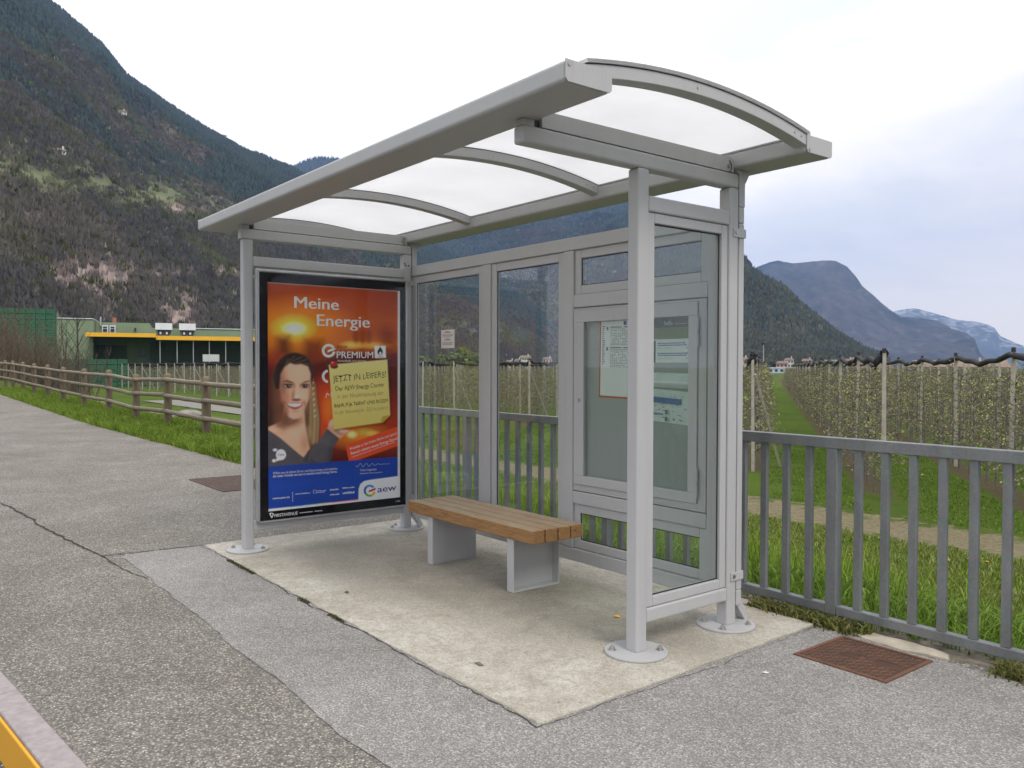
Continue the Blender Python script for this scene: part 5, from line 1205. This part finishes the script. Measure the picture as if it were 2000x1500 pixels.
house(1872, 420, 40, 3.0, 20, CRM, M_ROOFB, 'large hall with broad brown hipped roof behind the rolled nets', 1, True, 10, cat='hall')
house(996, 620, 6, 6.2, 8, WH, M_ROOFB, 'small white house seen through glass left of the white hotel', 2, True, 2)
house(1011, 640, 5, 7.5, 8, WH, M_ROOFR, 'narrow white house next to the hotel, seen through the glass', 3, True, 2)
house(1026, 680, 9.5, 10.2, 10, (0.66, 0.64, 0.60), M_ROOFB, 'white many-windowed hotel seen through the middle pane', 4, True, 5, cat='hotel')
house(1069, 720, 8, 9.4, 9, WH, M_ROOFR, 'white house beneath the mountain at right edge of middle pane', 3, True, 3)
house(848, 330, 6, 3.0, 7, (0.55, 0.48, 0.33), M_ROOFB, 'small beige hut between the rolled nets in the left pane', 1, True, 2, cat='hut')
# farmhouses up on the slope
def on_slope(px, py):
    k = np.argmin((G1['px']-px)**2+(G1['py']-py)**2); i = np.unravel_index(k, G1['px'].shape); return G1['X'][i], G1['Y'][i], G1['Z'][i]
for (px, py, w, h, lab) in ((120, 306, 20, 11, 'white farmhouse with dark roof beside the vineyard band on the mountainside'), (241, 228, 17, 6, 'long white farmhouse higher up the wooded mountainside'), (438, 268, 12, 6, 'little white farmhouse near the mountain ridge line')):
    x, y, z = on_slope(px, py); dd = math.hypot(x-CAM.x, y-CAM.y); w, h = w*dd/FPX, h*dd/FPX; house(px, dd-6, w, h, w*0.7, WH, M_ROOFB, lab, 2, True, 3, z-2.5)

lp = place(1491, 120); LP = thing('street_lamp', 'thin grey street lamp rising above the roofs left of the first orchard end post', 'street lamp', lp)
MB().cyl((lp.x, lp.y), 0.09, lp.z, lp.z+6.0, 8, 0.05).build('pole', M_ALU, LP)
MB().box(lp.x-0.3, lp.x+0.3, lp.y-0.16, lp.y+0.16, lp.z+6.005, lp.z+6.2).build('lamp_head', M_BLACK, LP, 0.03)
# ------------------------------------------------------------------ orchard
M_BARK = simple('apple_bark', (0.150, 0.130, 0.108), 0.95, 0, 0.4, 20)
M_LEAF = simple('young_apple_leaf', (0.30, 0.31, 0.085), 0.7, 0, 0.5, 2.5)
def apple_geo(seed, nb=30, nl=250, n3=3):
    r = random.Random(seed); T = MB(); lf_v, lf_f = [], []
    ht = r.uniform(2.45, 2.85); lean = (r.uniform(-.08, .08), r.uniform(-.08, .08))
    T.tube([(0, 0, -0.05), (lean[0]*0.4, lean[1]*0.4, ht*0.4), (lean[0], lean[1], ht)], [0.035, 0.026, 0.008], 5, False)
    tips = []
    for i in range(nb):
        t = 0.12+0.86*(i+r.random()*0.6)/nb; z = ht*t; a = i*2.4+r.uniform(-.5, .5); ln = r.uniform(0.35, 0.75)*(1.15-0.75*t)+0.08
        p0 = Vector((lean[0]*t, lean[1]*t, z)); dr = r.uniform(-0.20, 0.30)
        p1 = p0+Vector((math.cos(a)*ln*0.55, math.sin(a)*ln*0.55, ln*0.25)); p2 = p0+Vector((math.cos(a+.2)*ln, math.sin(a+.2)*ln, ln*dr))
        T.tube([p0, p1, p2], [0.013, 0.010, 0.005], n3, False); tips += [(p0, p1), (p1, p2), (p1, p2)]
        for k in range(2):
            q = p1+(p2-p1)*r.random(); q2 = q+Vector((r.uniform(-.2, .2), r.uniform(-.2, .2), r.uniform(-.02, .26))); T.tube([q, q2], [0.006, 0.003], 3, False); tips.append((q, q2))
    for i in range(nl):
        a, b = r.choice(tips); c = a+(b-a)*r.random()+Vector((r.gauss(0, .02), r.gauss(0, .02), r.gauss(0.01, .02)))
        n = Vector((r.gauss(0, 1), r.gauss(0, 1), r.gauss(0.4, 1))).normalized(); u = n.orthogonal().normalized(); w = n.cross(u); s = r.uniform(0.018, 0.042)
        k = len(lf_v); lf_v += [c-u*s, c+w*s*0.55, c+u*s, c-w*s*0.55]; lf_f.append((k, k+1, k+2, k+3))
    return T, (lf_v, lf_f)
RD = Vector((-0.568, 0.823, 0)); RN = Vector((0.823, 0.568, 0))      # along / across the rows
def boundary(x): return 14.6+0.40*(-2.3-x) if x > -25 else 23.7
PITCH_R = 2.75
rows = []
for k in range(-52, 8):
    s = 6.15+k*PITCH_R
    # start where the row line meets the track margin
    lo, hi = -60.0, 200.0
    for _ in range(60):
        md = (lo+hi)/2; p = RN*s+RD*md
        if p.y < boundary(p.x): lo = md
        else: hi = md
    rows.append((k, s, hi))
cand = []
for k, s, t0 in rows:
    for i in range(130):
        t = t0+0.35+i*0.95+random.uniform(-.12, .12); p = RN*s+RD*t+RN*random.uniform(-.08, .08)
        dv = p-CAM; dep = dv.x*_f.x+dv.y*_f.y; lat = dv.x*_r.x+dv.y*_r.y
        if dep < 3 or abs(lat) > dep*0.70+2: continue
        px = 1000+FPX*lat/dep
        cand.append((dep, px, p, k))
cand.sort(key=lambda q: q[0])
protos = []
for sd in range(7):
    T, (lv, lf) = apple_geo(sd)
    r_ = thing('apple_tree', '', 'tree', (0, 0, 0)); ORIG[r_.name] = Vector((0, 0, 0))
    T.build('trunk', M_BARK, r_); MB().add(lv, lf).build('foliage', M_LEAF, r_); protos.append(r_)
used = [False]*7
near, far = [], []
vis = lambda px: (1425 < px < 2090) or (800 < px < 1120)
nn = 0
for q in cand:
    if nn < 290 and vis(q[1]): near.append(q); nn += 1
    else: far.append(q)
for j, (dep, px, p, k) in enumerate(near):
    v = j % 7
    o = protos[v] if not used[v] else copy_tree(protos[v]); used[v] = True
    o.location = (p.x, p.y, float(ground_z(p.x, p.y))); o.rotation_euler = (0, 0, random.uniform(0, 6.28)); sc = random.uniform(0.9, 1.1); o.scale = (sc*1.05, sc*1.05, sc)
    tag(o, 'slender apple tree just coming into leaf in the front orchard rows', 'tree', 'apple trees in the front orchard rows')
# remaining rows behind: one mass, merged from three lighter trees
def merged(name, pts):
    pr = []
    for sd in (40, 41, 42, 43):
        T, (lv, lf) = apple_geo(sd, 22, 115, 3); tv = A_(T.v); quads = A_([f for f in T.f if len(f) == 4]); lvv = A_([tuple(x) for x in lv]); lff = A_(lf)
        pr.append((np.concatenate([tv, lvv]), np.concatenate([quads, lff+len(tv)]), np.concatenate([np.zeros(len(quads), int), np.ones(len(lff), int)])))
    VV, FF, MI = [], [], []; off = 0
    for j, p in enumerate(pts):
        v, f, mi = pr[j % 4]; a = random.uniform(0, 6.28); c, s = math.cos(a), math.sin(a); sc = random.uniform(0.92, 1.12)
        P = np.stack([(v[:, 0]*c-v[:, 1]*s)*sc*1.05+p[0], (v[:, 0]*s+v[:, 1]*c)*sc*1.05+p[1], v[:, 2]*sc+p[2]], -1)
        VV.append(P); FF.append(f+off); MI.append(mi); off += len(v)
    return npmesh(name, np.concatenate(VV), np.concatenate(FF), [M_BARK, M_LEAF], np.concatenate(MI))
far = [q for q in far if q[0] < 120]
tag(merged('orchard_rows', [(q[2].x, q[2].y, float(ground_z(q[2].x, q[2].y))) for q in far]), 'further rows of budding apple trees beyond the front rows', 'orchard', kind='stuff')

# concrete posts, rolled hail nets
M_CPOST = simple('pale_concrete_post', (0.36, 0.335, 0.28), 0.9, 0, 0.2, 6)
M_NET = simple('black_hail_net', (0.010, 0.010, 0.013), 0.75, 0, 0.4, 30, 0.6, 90)
pb = MB(); pb.add([(-.045, -.045, -0.1), (.045, -.045, -0.1), (.045, .045, -0.1), (-.045, .045, -0.1), (-.036, -.036, 3.15), (.036, -.036, 3.15), (.036, .036, 3.15), (-.036, .036, 3.15)], [(0, 3, 2, 1), (4, 5, 6, 7), (0, 1, 5, 4), (1, 2, 6, 5), (2, 3, 7, 6), (3, 0, 4, 7)])
PO = thing('orchard_post', '', 'post', (0, 0, 0)); pb.build('shaft', M_CPOST, PO)
MB().cyl((0, 0), 0.05, 3.151, 3.25, 10, 0.042).build('cap', M_BLACK, PO)
pu = False; nposts = 0
ROWA = math.atan2(RD.y, RD.x)
for k, s, t0 in rows:
    step = 5.6
    for i in range(12):
        t = t0+i*step; p = RN*s+RD*t; dv = p-CAM; dep = dv.x*_f.x+dv.y*_f.y; lat = dv.x*_r.x+dv.y*_r.y
        if dep < 4 or abs(lat) > dep*0.72+3 or dep > 110: continue
        px = 1000+FPX*lat/dep
        if not (vis(px) or 190 < px < 480): continue
        o = PO if not pu else copy_tree(PO); pu = True; nposts += 1
        z = float(ground_z(p.x, p.y)); o.location = (p.x, p.y, z); o.rotation_euler = (random.uniform(-.012, .012), random.uniform(-.012, .012), ROWA)
        if i == 0: tag(o, 'pale concrete end post with black cap at the front of an orchard row', 'post', 'end posts of the orchard rows')
        else: tag(o, 'pale concrete post within an orchard row', 'post', 'posts within the orchard rows')
    # slanting prop at row end
    p = RN*s+RD*t0; dv = p-CAM; dep = dv.x*_f.x+dv.y*_f.y; lat = dv.x*_r.x+dv.y*_r.y; px = 1000+FPX*lat/max(dep, .1)
    if dep < 4 or abs(lat) > dep*0.72+3: continue
    if (vis(px) or 190 < px < 480) and k % 2 == 1:
        z = float(ground_z(p.x, p.y)); f_ = p+RN*0.75+RD*1.3
        pr = MB().tube([(f_.x, f_.y, z-0.1), (p.x+0.05, p.y, z+2.65)], [0.045, 0.040], 4); o = pr.build('orchard_prop', M_CPOST)
        tag(o, 'slanting concrete prop leaning against an orchard row end post', 'prop', 'slanting props at the orchard row ends')
    # rolled net slung along the row
    n = 90; pts = []
    for i in range(n+1):
        t = t0+i*76/n; q = RN*s+RD*t; fr = (i*76/n/step) % 1.0
        pts.append((q.x+random.uniform(-.03, .03), q.y+random.uniform(-.03, .03), float(ground_z(q.x, q.y))+3.13-0.22*4*fr*(1-fr)*(0.5+random.random()*0.5)+random.uniform(-.02, .02)))
    o = MB().tube(pts, [0.075*random.uniform(0.7, 1.25) for _ in pts], 7).build('rolled_net', M_NET, smooth=True)
    tag(o, 'rolled black hail net slung along the top of an orchard row', 'hail net', 'rolled hail nets over the orchard')
    q = RN*s+RD*(t0+0.05); z = float(ground_z(q.x, q.y))
    if vis(px):
        hb = MB().tube([(q.x, q.y, z+3.10), (q.x-0.10, q.y-0.06, z+3.0), (q.x-0.17, q.y-0.1, z+2.80)], [0.07, 0.08, 0.03], 6).build('net_bundle', M_NET, smooth=True)
        tag(hb, 'loose bunch of black net hanging at an orchard row end post', 'hail net', 'net bunches at the row ends')

# ------------------------------------------------------------------ bare thicket beyond the wooden fence
M_TWIG = simple('brown_twigs', (0.115, 0.088, 0.060), 0.95, 0, 0.35, 3)
M_TWIG2 = simple('dark_twigs', (0.060, 0.050, 0.042), 0.95, 0, 0.35, 3)
def bare(seed, h, nstem, spread, nbr=8, up=0.75):
    r = random.Random(seed); T = MB(); B = MB()
    for s in range(nstem):
        a = r.uniform(0, 6.28); bx, by = r.gauss(0, spread*0.25), r.gauss(0, spread*0.25); tipx, tipy = bx+math.cos(a)*spread*r.random(), by+math.sin(a)*spread*r.random(); hh = h*r.uniform(0.7, 1.0)
        P = [Vector((bx+(tipx-bx)*t+r.gauss(0, .03), by+(tipy-by)*t+r.gauss(0, .03), hh*t)) for t in (0, .25, .5, .75, 1)]
        rad = 0.012+0.0055*h
        T.tube(P, [rad, rad*.8, rad*.6, rad*.4, rad*.18], 4, False)
        for b in range(nbr):
            t = r.uniform(0.15, 0.95); i = min(3, int(t*4)); p = P[i]+(P[i+1]-P[i])*(t*4-i); aa = r.uniform(0, 6.28); ln = h*r.uniform(0.12, 0.30)*(1.1-t*0.6)
            e = p+Vector((math.cos(aa)*ln*(1-up*0.5), math.sin(aa)*ln*(1-up*0.5), ln*up)); B.tube([p, (p+e)/2+Vector((0, 0, ln*.05)), e], [rad*.32, rad*.24, rad*.10], 3, False)
            for c in range(3):
                q = p+(e-p)*r.uniform(0.3, 1); a3 = r.uniform(0, 6.28); l3 = ln*0.45; B.tube([q, q+Vector((math.cos(a3)*l3*.5, math.sin(a3)*l3*.5, l3*.8))], [rad*.16, rad*.07], 3, False)
    return T, B
bp = []
for sd, (h, ns, sp, nb) in enumerate([(3.4, 14, 1.5, 11), (4.2, 13, 1.8, 12), (2.8, 16, 1.5, 10), (5.2, 10, 1.9, 13)]):
    T, B = bare(sd+60, h, ns, sp, nb); t = thing('bare_shrub', '', 'shrub', (0, 0, 0)); T.build('stems', M_TWIG, t); B.build('crown', M_TWIG, t); bp.append([t, False])
sr_ = random.Random(12)
for j, (px, dist) in enumerate([(sr_.uniform(-50, 128), sr_.uniform(58, 100)) for _ in range(64)]+[(140, 74), (156, 80), (172, 84), (120, 66)]):
    p = place(px, dist, 0); p.z = float(ground_z(p.x, p.y)); q = bp[j % 4]
    o = q[0] if not q[1] else copy_tree(q[0]); q[1] = True
    o.location = p; s_ = random.uniform(0.8, 1.1); o.scale = (s_, s_, s_); o.rotation_euler = (0, 0, random.uniform(0, 6.28))
    tag(o, 'leafless brown shrub in the thicket behind the far end of the wooden fence', 'shrub', 'leafless shrubs of the roadside thicket')
for (px, dist, h, sd, lab) in ((128, 68, 7.2, 80, 'slim leafless sapling before left part of the packing house'), (153, 70, 9.0, 81, 'tallest leafless sapling rising above the packing house roof'), (110, 66, 6.0, 82, 'leafless sapling beside the crate stack edge'), (180, 66, 4.6, 83, 'leaning leafless sapling nearest the yellow canopy')):
    T, B = bare(sd, h, 2 if sd != 83 else 3, 0.5 if sd != 83 else 2.2, 14, 0.85); p = place(px, dist, 0); p.z = float(ground_z(p.x, p.y))
    t = thing('bare_tree', lab, 'tree', (0, 0, 0)); T.build('trunk', M_TWIG2, t); B.build('crown', M_TWIG2, t); t.location = p

# round trees in leaf near the town
M_CROWN = [simple('spring_crown', (0.13, 0.175, 0.03), 0.9, 0, 0.5, 0.9), simple('dark_crown', (0.030, 0.042, 0.026), 0.95, 0, 0.5, 0.9), simple('olive_crown', (0.10, 0.12, 0.035), 0.9, 0, 0.5, 0.9)]
def leafy(px, dist, h, rad, mat, lab, sd, group=None):
    r = random.Random(sd); p = place(px, dist); t = thing('round_tree', lab, 'tree', p, group)
    MB().tube([(p.x, p.y, p.z-0.2), (p.x, p.y, p.z+h*0.55)], [rad*0.10, rad*0.05], 6).build('trunk', M_BARK, t)
    b = MB()
    for i in range(420):
        v = Vector((r.gauss(0, 1), r.gauss(0, 1), r.gauss(0, 1))).normalized()*rad*(r.random()**0.4); c = Vector((p.x, p.y, p.z+h-rad))+Vector((v.x, v.y, v.z*0.9)); n = (v.normalized()+Vector((r.gauss(0, .5), r.gauss(0, .5), r.gauss(0, .5)))).normalized(); u = n.orthogonal().normalized(); w = n.cross(u); s = rad*r.uniform(0.10, 0.20)
        b.add([c-u*s, c+w*s, c+u*s, c-w*s], [(0, 1, 2, 3)])
    b.build('crown', mat, t)
leafy(1472, 470, 5.6, 2.6, M_CROWN[0], 'round yellow-green tree by the low white house', 1); leafy(1461, 530, 8.5, 2.6, M_CROWN[2], 'olive round tree above the low white house', 2)
leafy(1470, 420, 3.6, 2.2, M_CROWN[1], 'dark low tree in front of the low white house', 3)
for j, (px, d, h, r_) in enumerate([(1490, 640, 7, 3), (1500, 600, 6, 3), (1510, 660, 8, 3), (1556, 600, 6.5, 3.2), (1566, 640, 7.5, 3), (1590, 660, 7, 3.2), (1600, 700, 8, 3.5), (1612, 650, 6, 3), (1645, 680, 7, 3), (1664, 640, 6, 2.6), (1690, 690, 7.5, 3), (985, 560, 6, 3), (1003, 600, 6.5, 2.6), (1018, 600, 6, 2.6), (1050, 640, 7, 3.2), (1082, 680, 8, 3.5), (1094, 640, 7, 3), (1040, 700, 7, 3)]):
    leafy(px, d, h, r_, M_CROWN[1 if j % 3 else 2], 'dark bushy tree standing between the town houses', 20+j, 'dark trees between the town houses')
for j, (px, d, h, r_) in enumerate([(830, 300, 7, 3.2), (862, 320, 8, 3.2), (886, 300, 9, 3.2), (905, 330, 11, 3.4), (925, 320, 9, 3.5), (820, 340, 8, 3.6), (915, 280, 6, 2.5)]):
    leafy(px, d, h, r_, M_CROWN[0 if j in (3, 6) else 2], 'olive spring tree at the mountain foot seen through the left pane', 50+j, 'spring trees seen through the left pane')

# ------------------------------------------------------------------ grass, weeds, small things
def blades(name, P, h, w, lean, cols, mat, label, cat='grass'):
    n = len(P); r = rng; a = r.uniform(0, 2*np.pi, n); dx, dy = np.cos(a), np.sin(a); b = r.uniform(0, 2*np.pi, n); L_ = lean*h*r.uniform(0.2, 1.0, n)
    lx, ly = np.cos(b)*L_, np.sin(b)*L_
    W_ = w*r.uniform(0.6, 1.3, n)
    base = np.asarray(P)
    v0 = base+np.stack([-dx*W_, -dy*W_, 0*h], -1); v1 = base+np.stack([dx*W_, dy*W_, 0*h], -1)
    mid = base+np.stack([lx*0.35, ly*0.35, h*0.6], -1); v2 = mid+np.stack([-dx*W_*.7, -dy*W_*.7, 0*h], -1); v3 = mid+np.stack([dx*W_*.7, dy*W_*.7, 0*h], -1); v4 = base+np.stack([lx, ly, h*(1-0.25*lean)], -1)
    V = np.stack([v0, v1, v3, v2, v4], 1).reshape(-1, 3); k = np.arange(n)[:, None]*5
    c = np.asarray(cols)[r.integers(0, len(cols), n)]*r.uniform(0.6, 1.35, (n, 1)); C = np.repeat(c, 5, 0)
    o = npmesh(name, V, [k+A_([[0, 1, 2, 3]]), k+A_([[3, 2, 4]])], mat, col=C); tag(o, label, cat, kind='stuff'); return o
def mk_leafmat():
    m, t, p = newmat('grass_blade'); a = N(t, 'ShaderNodeAttribute', attribute_name='col'); LK(t, a.outputs['Color'], p.inputs['Base Color'])
    p.inputs['Roughness'].default_value = 0.6; p.inputs['Specular IOR Level'].default_value = 0.25
    tl = N(t, 'ShaderNodeBsdfTranslucent'); LK(t, a.outputs['Color'], tl.inputs[0]); ms = N(t, 'ShaderNodeMixShader'); ms.inputs[0].default_value = 0.35
    o = [n for n in t.nodes if n.type == 'OUTPUT_MATERIAL'][0]; LK(t, p.outputs[0], ms.inputs[1]); LK(t, tl.outputs[0], ms.inputs[2]); LK(t, ms.outputs[0], o.inputs[0]); return m
M_BLADE = mk_leafmat()
GR = [(0.19, 0.28, 0.03), (0.15, 0.23, 0.02), (0.26, 0.32, 0.07), (0.11, 0.18, 0.018), (0.34, 0.31, 0.13), (0.19, 0.28, 0.03)]
def scatter(n, x0, x1, y0, y1, clump=0.0, cs=1.0, seed=1, zoff=0.0):
    x = rng.uniform(x0, x1, n); y = rng.uniform(y0, y1, n)
    if clump: k = fbm(x*cs, y*cs, 3, seed) > clump; x, y = x[k], y[k]
    return np.stack([x, y, ground_z(x, y)-0.01+zoff], -1)
# tall blades just behind the railing
P = scatter(10500, -2.5, 3.6, 2.8, 4.3, 0.50, 0.9, 3); blades('tall_grass', P, rng.uniform(0.20, 0.50, len(P)), 0.0042, 0.55, [(0.24, 0.36, 0.04), (0.19, 0.30, 0.025), (0.29, 0.40, 0.07), (0.15, 0.25, 0.02)], M_BLADE, 'tall bright grass on the bank behind the railing')
P = scatter(34000, -4, 7, 2.02, 3.6, 0.30, 1.6, 9); blades('bank_herbs', P, rng.uniform(0.06, 0.20, len(P)), 0.007, 0.9, [(0.16, 0.27, 0.03), (0.12, 0.21, 0.02), (0.21, 0.30, 0.05)], M_BLADE, 'low feathery herbs at the foot of the railing')
P = np.concatenate([scatter(30000, -22, -5, 3.2, 11.0, 0.34, 0.6, 5), scatter(95000, -5, 7, 2.9, 11.0, 0.22, 0.6, 5)]); blades('bank_grass', P, rng.uniform(0.03, 0.13, len(P)), 0.010, 0.9, GR+[(0.26, 0.25, 0.10), (0.20, 0.22, 0.06)], M_BLADE, 'short grass on the bank down to the dirt track')
P = scatter(90000, -24, 9, 13.0, 24.0, 0.30, 0.7, 6); q_ = np.abs(((P[:, 0]*0.823+P[:, 1]*0.568-6.15)/2.75+40.5) % 1-0.5); P = P[q_ > 0.13+0.05*rng.random(len(P))]; blades('orchard_sward', P, rng.uniform(0.025, 0.08, len(P)), 0.014, 0.8, [(0.10, 0.20, 0.010), (0.13, 0.23, 0.014), (0.17, 0.22, 0.04)], M_BLADE, 'bright mown sward in the orchard aisles')
# verge under the wooden fence
x = -5.0-33*rng.random(62000)**1.5; y = edge_y(x)+0.0+rng.random(len(x))**1.2*2.0; P = np.stack([x, y, ground_z(x, y)-0.01], -1); k = fbm(x*1.1, y*1.6, 3, 17) > 0.27; P = P[k]
hh = (0.06+0.36*fbm(P[:, 0]*0.9, P[:, 1]*1.2, 3, 18))*rng.uniform(0.6, 1.3, len(P)); blades('verge_grass', P, hh, 0.008, 0.85, [(0.16, 0.25, 0.022), (0.12, 0.20, 0.016), (0.21, 0.28, 0.04)], M_BLADE, 'leafy bright green verge along the pavement under the fence')
# weeds in the gap between pavement and railing
x = np.concatenate([rng.uniform(2.6, 5.2, 7000), rng.uniform(4.2, 5.2, 2500)]); y = 1.83+0.11*rng.random(len(x)); k = fbm(x*3.2, x*0, 3, 21) > 0.46; x, y = x[k], y[k]; y = y+rng.normal(0, 0.035, len(y))
P = np.stack([x, y, np.full(len(x), -0.005)], -1); blades('gap_weeds', P, rng.uniform(0.02, 0.085, len(P)), 0.006, 1.1, [(0.17, 0.19, 0.04), (0.23, 0.235, 0.075), (0.11, 0.14, 0.03), (0.26, 0.22, 0.11)], M_BLADE, 'straggly weeds in the gap below the railing', 'weeds')
# moss and grit creeping along the slab edge
x = rng.uniform(0.2, 2.7, 1500); k = fbm(x*4, x*0, 3, 25) > 0.5; x = x[k]; P = np.stack([x, -0.222+rng.normal(0, 0.008, len(x)), np.full(len(x), 0.004)], -1); blades('slab_moss', P, rng.uniform(0.008, 0.022, len(P)), 0.004, 1.0, [(0.085, 0.085, 0.028), (0.12, 0.11, 0.05)], M_BLADE, 'olive moss along the front edge of the slab', 'moss')
# bare ground strip under the railing
b = MB(); n = 120; vs = []; fs = []
for i in range(n+1):
    xx_ = -6+14*i/n; vs += [(xx_, 1.77, -0.004), (xx_, 2.14, -0.006)]
for i in range(n): fs.append((2*i, 2*i+2, 2*i+3, 2*i+1))
tag(b.add(vs, fs).build('soil_strip', M_SOIL), kind='structure')
M_EDGE = simple('crumbling_concrete', (0.42, 0.37, 0.29), 0.95, 0, 0.3, 9, 0.6, 40)
def rag(cx, cy, rx, ry, z0, z1, seed, n=22):
    r = random.Random(seed); return MB().prism([(cx+rx*math.cos(2*math.pi*i/n)*r.uniform(.82, 1.1), cy+ry*math.sin(2*math.pi*i/n)*r.uniform(.75, 1.1)) for i in range(n)], 2, z0, z1)
tag(rag(4.12, 1.86, 0.26, 0.075, -0.03, 0.012, 3).build('concrete_scrap', M_EDGE, bevel=0.004), 'pale crumbling concrete strip between rusty cover and railing', 'rubble')
tag(rag(3.05, 1.875, 0.22, 0.05, -0.03, 0.010, 5).build('concrete_scrap', M_EDGE, bevel=0.004), 'pale concrete scrap between the slab corner and the railing', 'rubble')
# boulders beyond the fence
M_STONE = simple('grey_boulder', (0.23, 0.21, 0.19), 0.95, 0, 0.3, 4, 0.5, 12)
def boulder(px, py, z, rad, lab, seed, flatn=0.55):
    d = bearing(px, py); t = (z-CAM.z)/d.z; c = CAM+d*t; r = random.Random(seed)
    nU, nV = 14, 9; vs = []; fs = []
    for j in range(nV+1):
        for i in range(nU):
            th = math.pi*j/nV; ph = 2*math.pi*i/nU; q = Vector((math.sin(th)*math.cos(ph), math.sin(th)*math.sin(ph), math.cos(th)))
            k = rad*(0.8+0.45*float(fbm(np.array(q.x*1.7+seed), np.array(q.y*1.7+q.z*2.1), 3, seed))); vs.append((c.x+q.x*k, c.y+q.y*k*0.85, c.z+q.z*k*flatn+rad*0.15))
    for j in range(nV):
        for i in range(nU): fs.append((j*nU+i, j*nU+(i+1) % nU, (j+1)*nU+(i+1) % nU, (j+1)*nU+i))
    o = MB().add(vs, fs).build('boulder', M_STONE); tag(o, lab, 'rock')
boulder(305, 822, -0.45, 0.34, 'grey boulder in the grass left of the nearest fence posts', 2); boulder(370, 815, -0.55, 0.55, 'broad dark boulder between the two nearest fence posts', 4, 0.35); boulder(336, 818, -0.5, 0.26, 'small stone beside the grey boulder', 7)
# gravel path in the field behind the fence
M_GRAV = simple('pale_gravel', (0.21, 0.195, 0.17), 0.95, 0, 0.2, 6, 0.4, 30)
tag(MB().add([(-64, 15.0, -1.36), (-39, 14.6, -1.36), (-39, 16.6, -1.36), (-64, 17.8, -1.36)], [(0, 1, 2, 3)]).build('gravel_path', M_GRAV), kind='structure')
# dandelions
M_DAND = simple('dandelion_petals', (0.80, 0.42, 0.01), 0.7, 0, 0.1, 30)
DA = thing('dandelion', '', 'flower', (0, 0, 0)); MB().tube([(0, 0, -0.02), (0.004, 0, 0.09)], 0.0025, 4).build('stem', M_BLADE, DA)
b = MB()
for i in range(14):
    for rr, zz in ((0.026, 0.092), (0.016, 0.098)):
        a = 2*math.pi*i/14+rr*20; c, s = math.cos(a), math.sin(a); b.add([(0, 0, 0.09), (c*rr-s*.004, s*rr+c*.004, zz), (c*rr+s*.004, s*rr-c*.004, zz)], [(0, 1, 2)])
b.build('flower_head', M_DAND, DA); du = False
for (px, py) in ((388, 857), (395, 857), (434, 854), (213, 817), (227, 817), (1838, 1090), (1852, 1093), (1893, 1092), (1928, 1096)):
    z = 0.02
    for _ in range(4):
        d = bearing(px, py); t = (z-CAM.z)/d.z; c = CAM+d*t; z = float(ground_z(c.x, c.y))+0.10
    o = DA if not du else copy_tree(DA); du = True; o.location = (c.x, c.y, z-0.10)
    tag(o, 'yellow dandelion in the green verge under the wooden fence' if px < 600 else 'yellow dandelion on the grassy bank behind the railing', 'flower', 'dandelions under the fence' if px < 600 else 'dandelions behind the railing')
# litter on the slab and pavement
def scrap(name, x, y, z, pts, mat, lab, cat):
    b = MB().add([(x+a, y+c, z+e) for a, c, e in pts], [tuple(range(len(pts)))]); o = b.build(name, mat); tag(o, lab, cat)
scrap('fallen_petal', 2.93, 1.02, SLAB+0.003, [(-.025, -.008, 0), (.0, -.014, .006), (.028, .004, .002), (.0, .012, .008)], M_DAND, 'yellow petal lying on the slab before the right glazed end', 'petal')
scrap('paper_scrap', 3.93, 0.98, 0.008, [(-.014, -.008, 0), (.012, -.010, .002), (.014, .008, .003), (-.010, .010, .001)], M_PAPER, 'white paper scrap on the asphalt between slab and rusty cover', 'litter')
scrap('dry_leaf', 1.55, 0.05, SLAB+0.003, [(-.02, -.008, 0), (.014, -.010, .004), (.024, .006, .003), (-.010, .012, .006)], inkmat('dry_leaf_brown', (0.12, 0.08, 0.05)), 'brown dry leaf on the front of the slab', 'leaf')
scrap('dry_leaf', 3.05, -0.02, SLAB+0.003, [(-.03, -.006, 0), (.02, -.012, .003), (.034, .008, .002), (-.014, .012, .005)], inkmat('dry_leaf_grey', (0.17, 0.145, 0.12)), 'greyish dry leaf near the front corner of the slab', 'leaf')

# ------------------------------------------------------------------ valley haze
hm = bpy.data.materials.new('valley_haze'); hm.use_nodes = True; t = hm.node_tree; t.nodes.clear()
o = N(t, 'ShaderNodeOutputMaterial'); pv = N(t, 'ShaderNodeVolumePrincipled'); LK(t, pv.outputs[0], o.inputs['Volume'])
pv.inputs['Color'].default_value = (0.36, 0.55, 1.0, 1); pv.inputs['Density'].default_value = 1.05e-4; pv.inputs['Anisotropy'].default_value = 0.0
hz = MB().box(-10600, 8400, -6400, 10800, -3.0, 1700).build('haze', hm); tag(hz, kind='stuff')
hz['label'] = 'thin bluish haze filling the valley'; hz['category'] = 'haze'
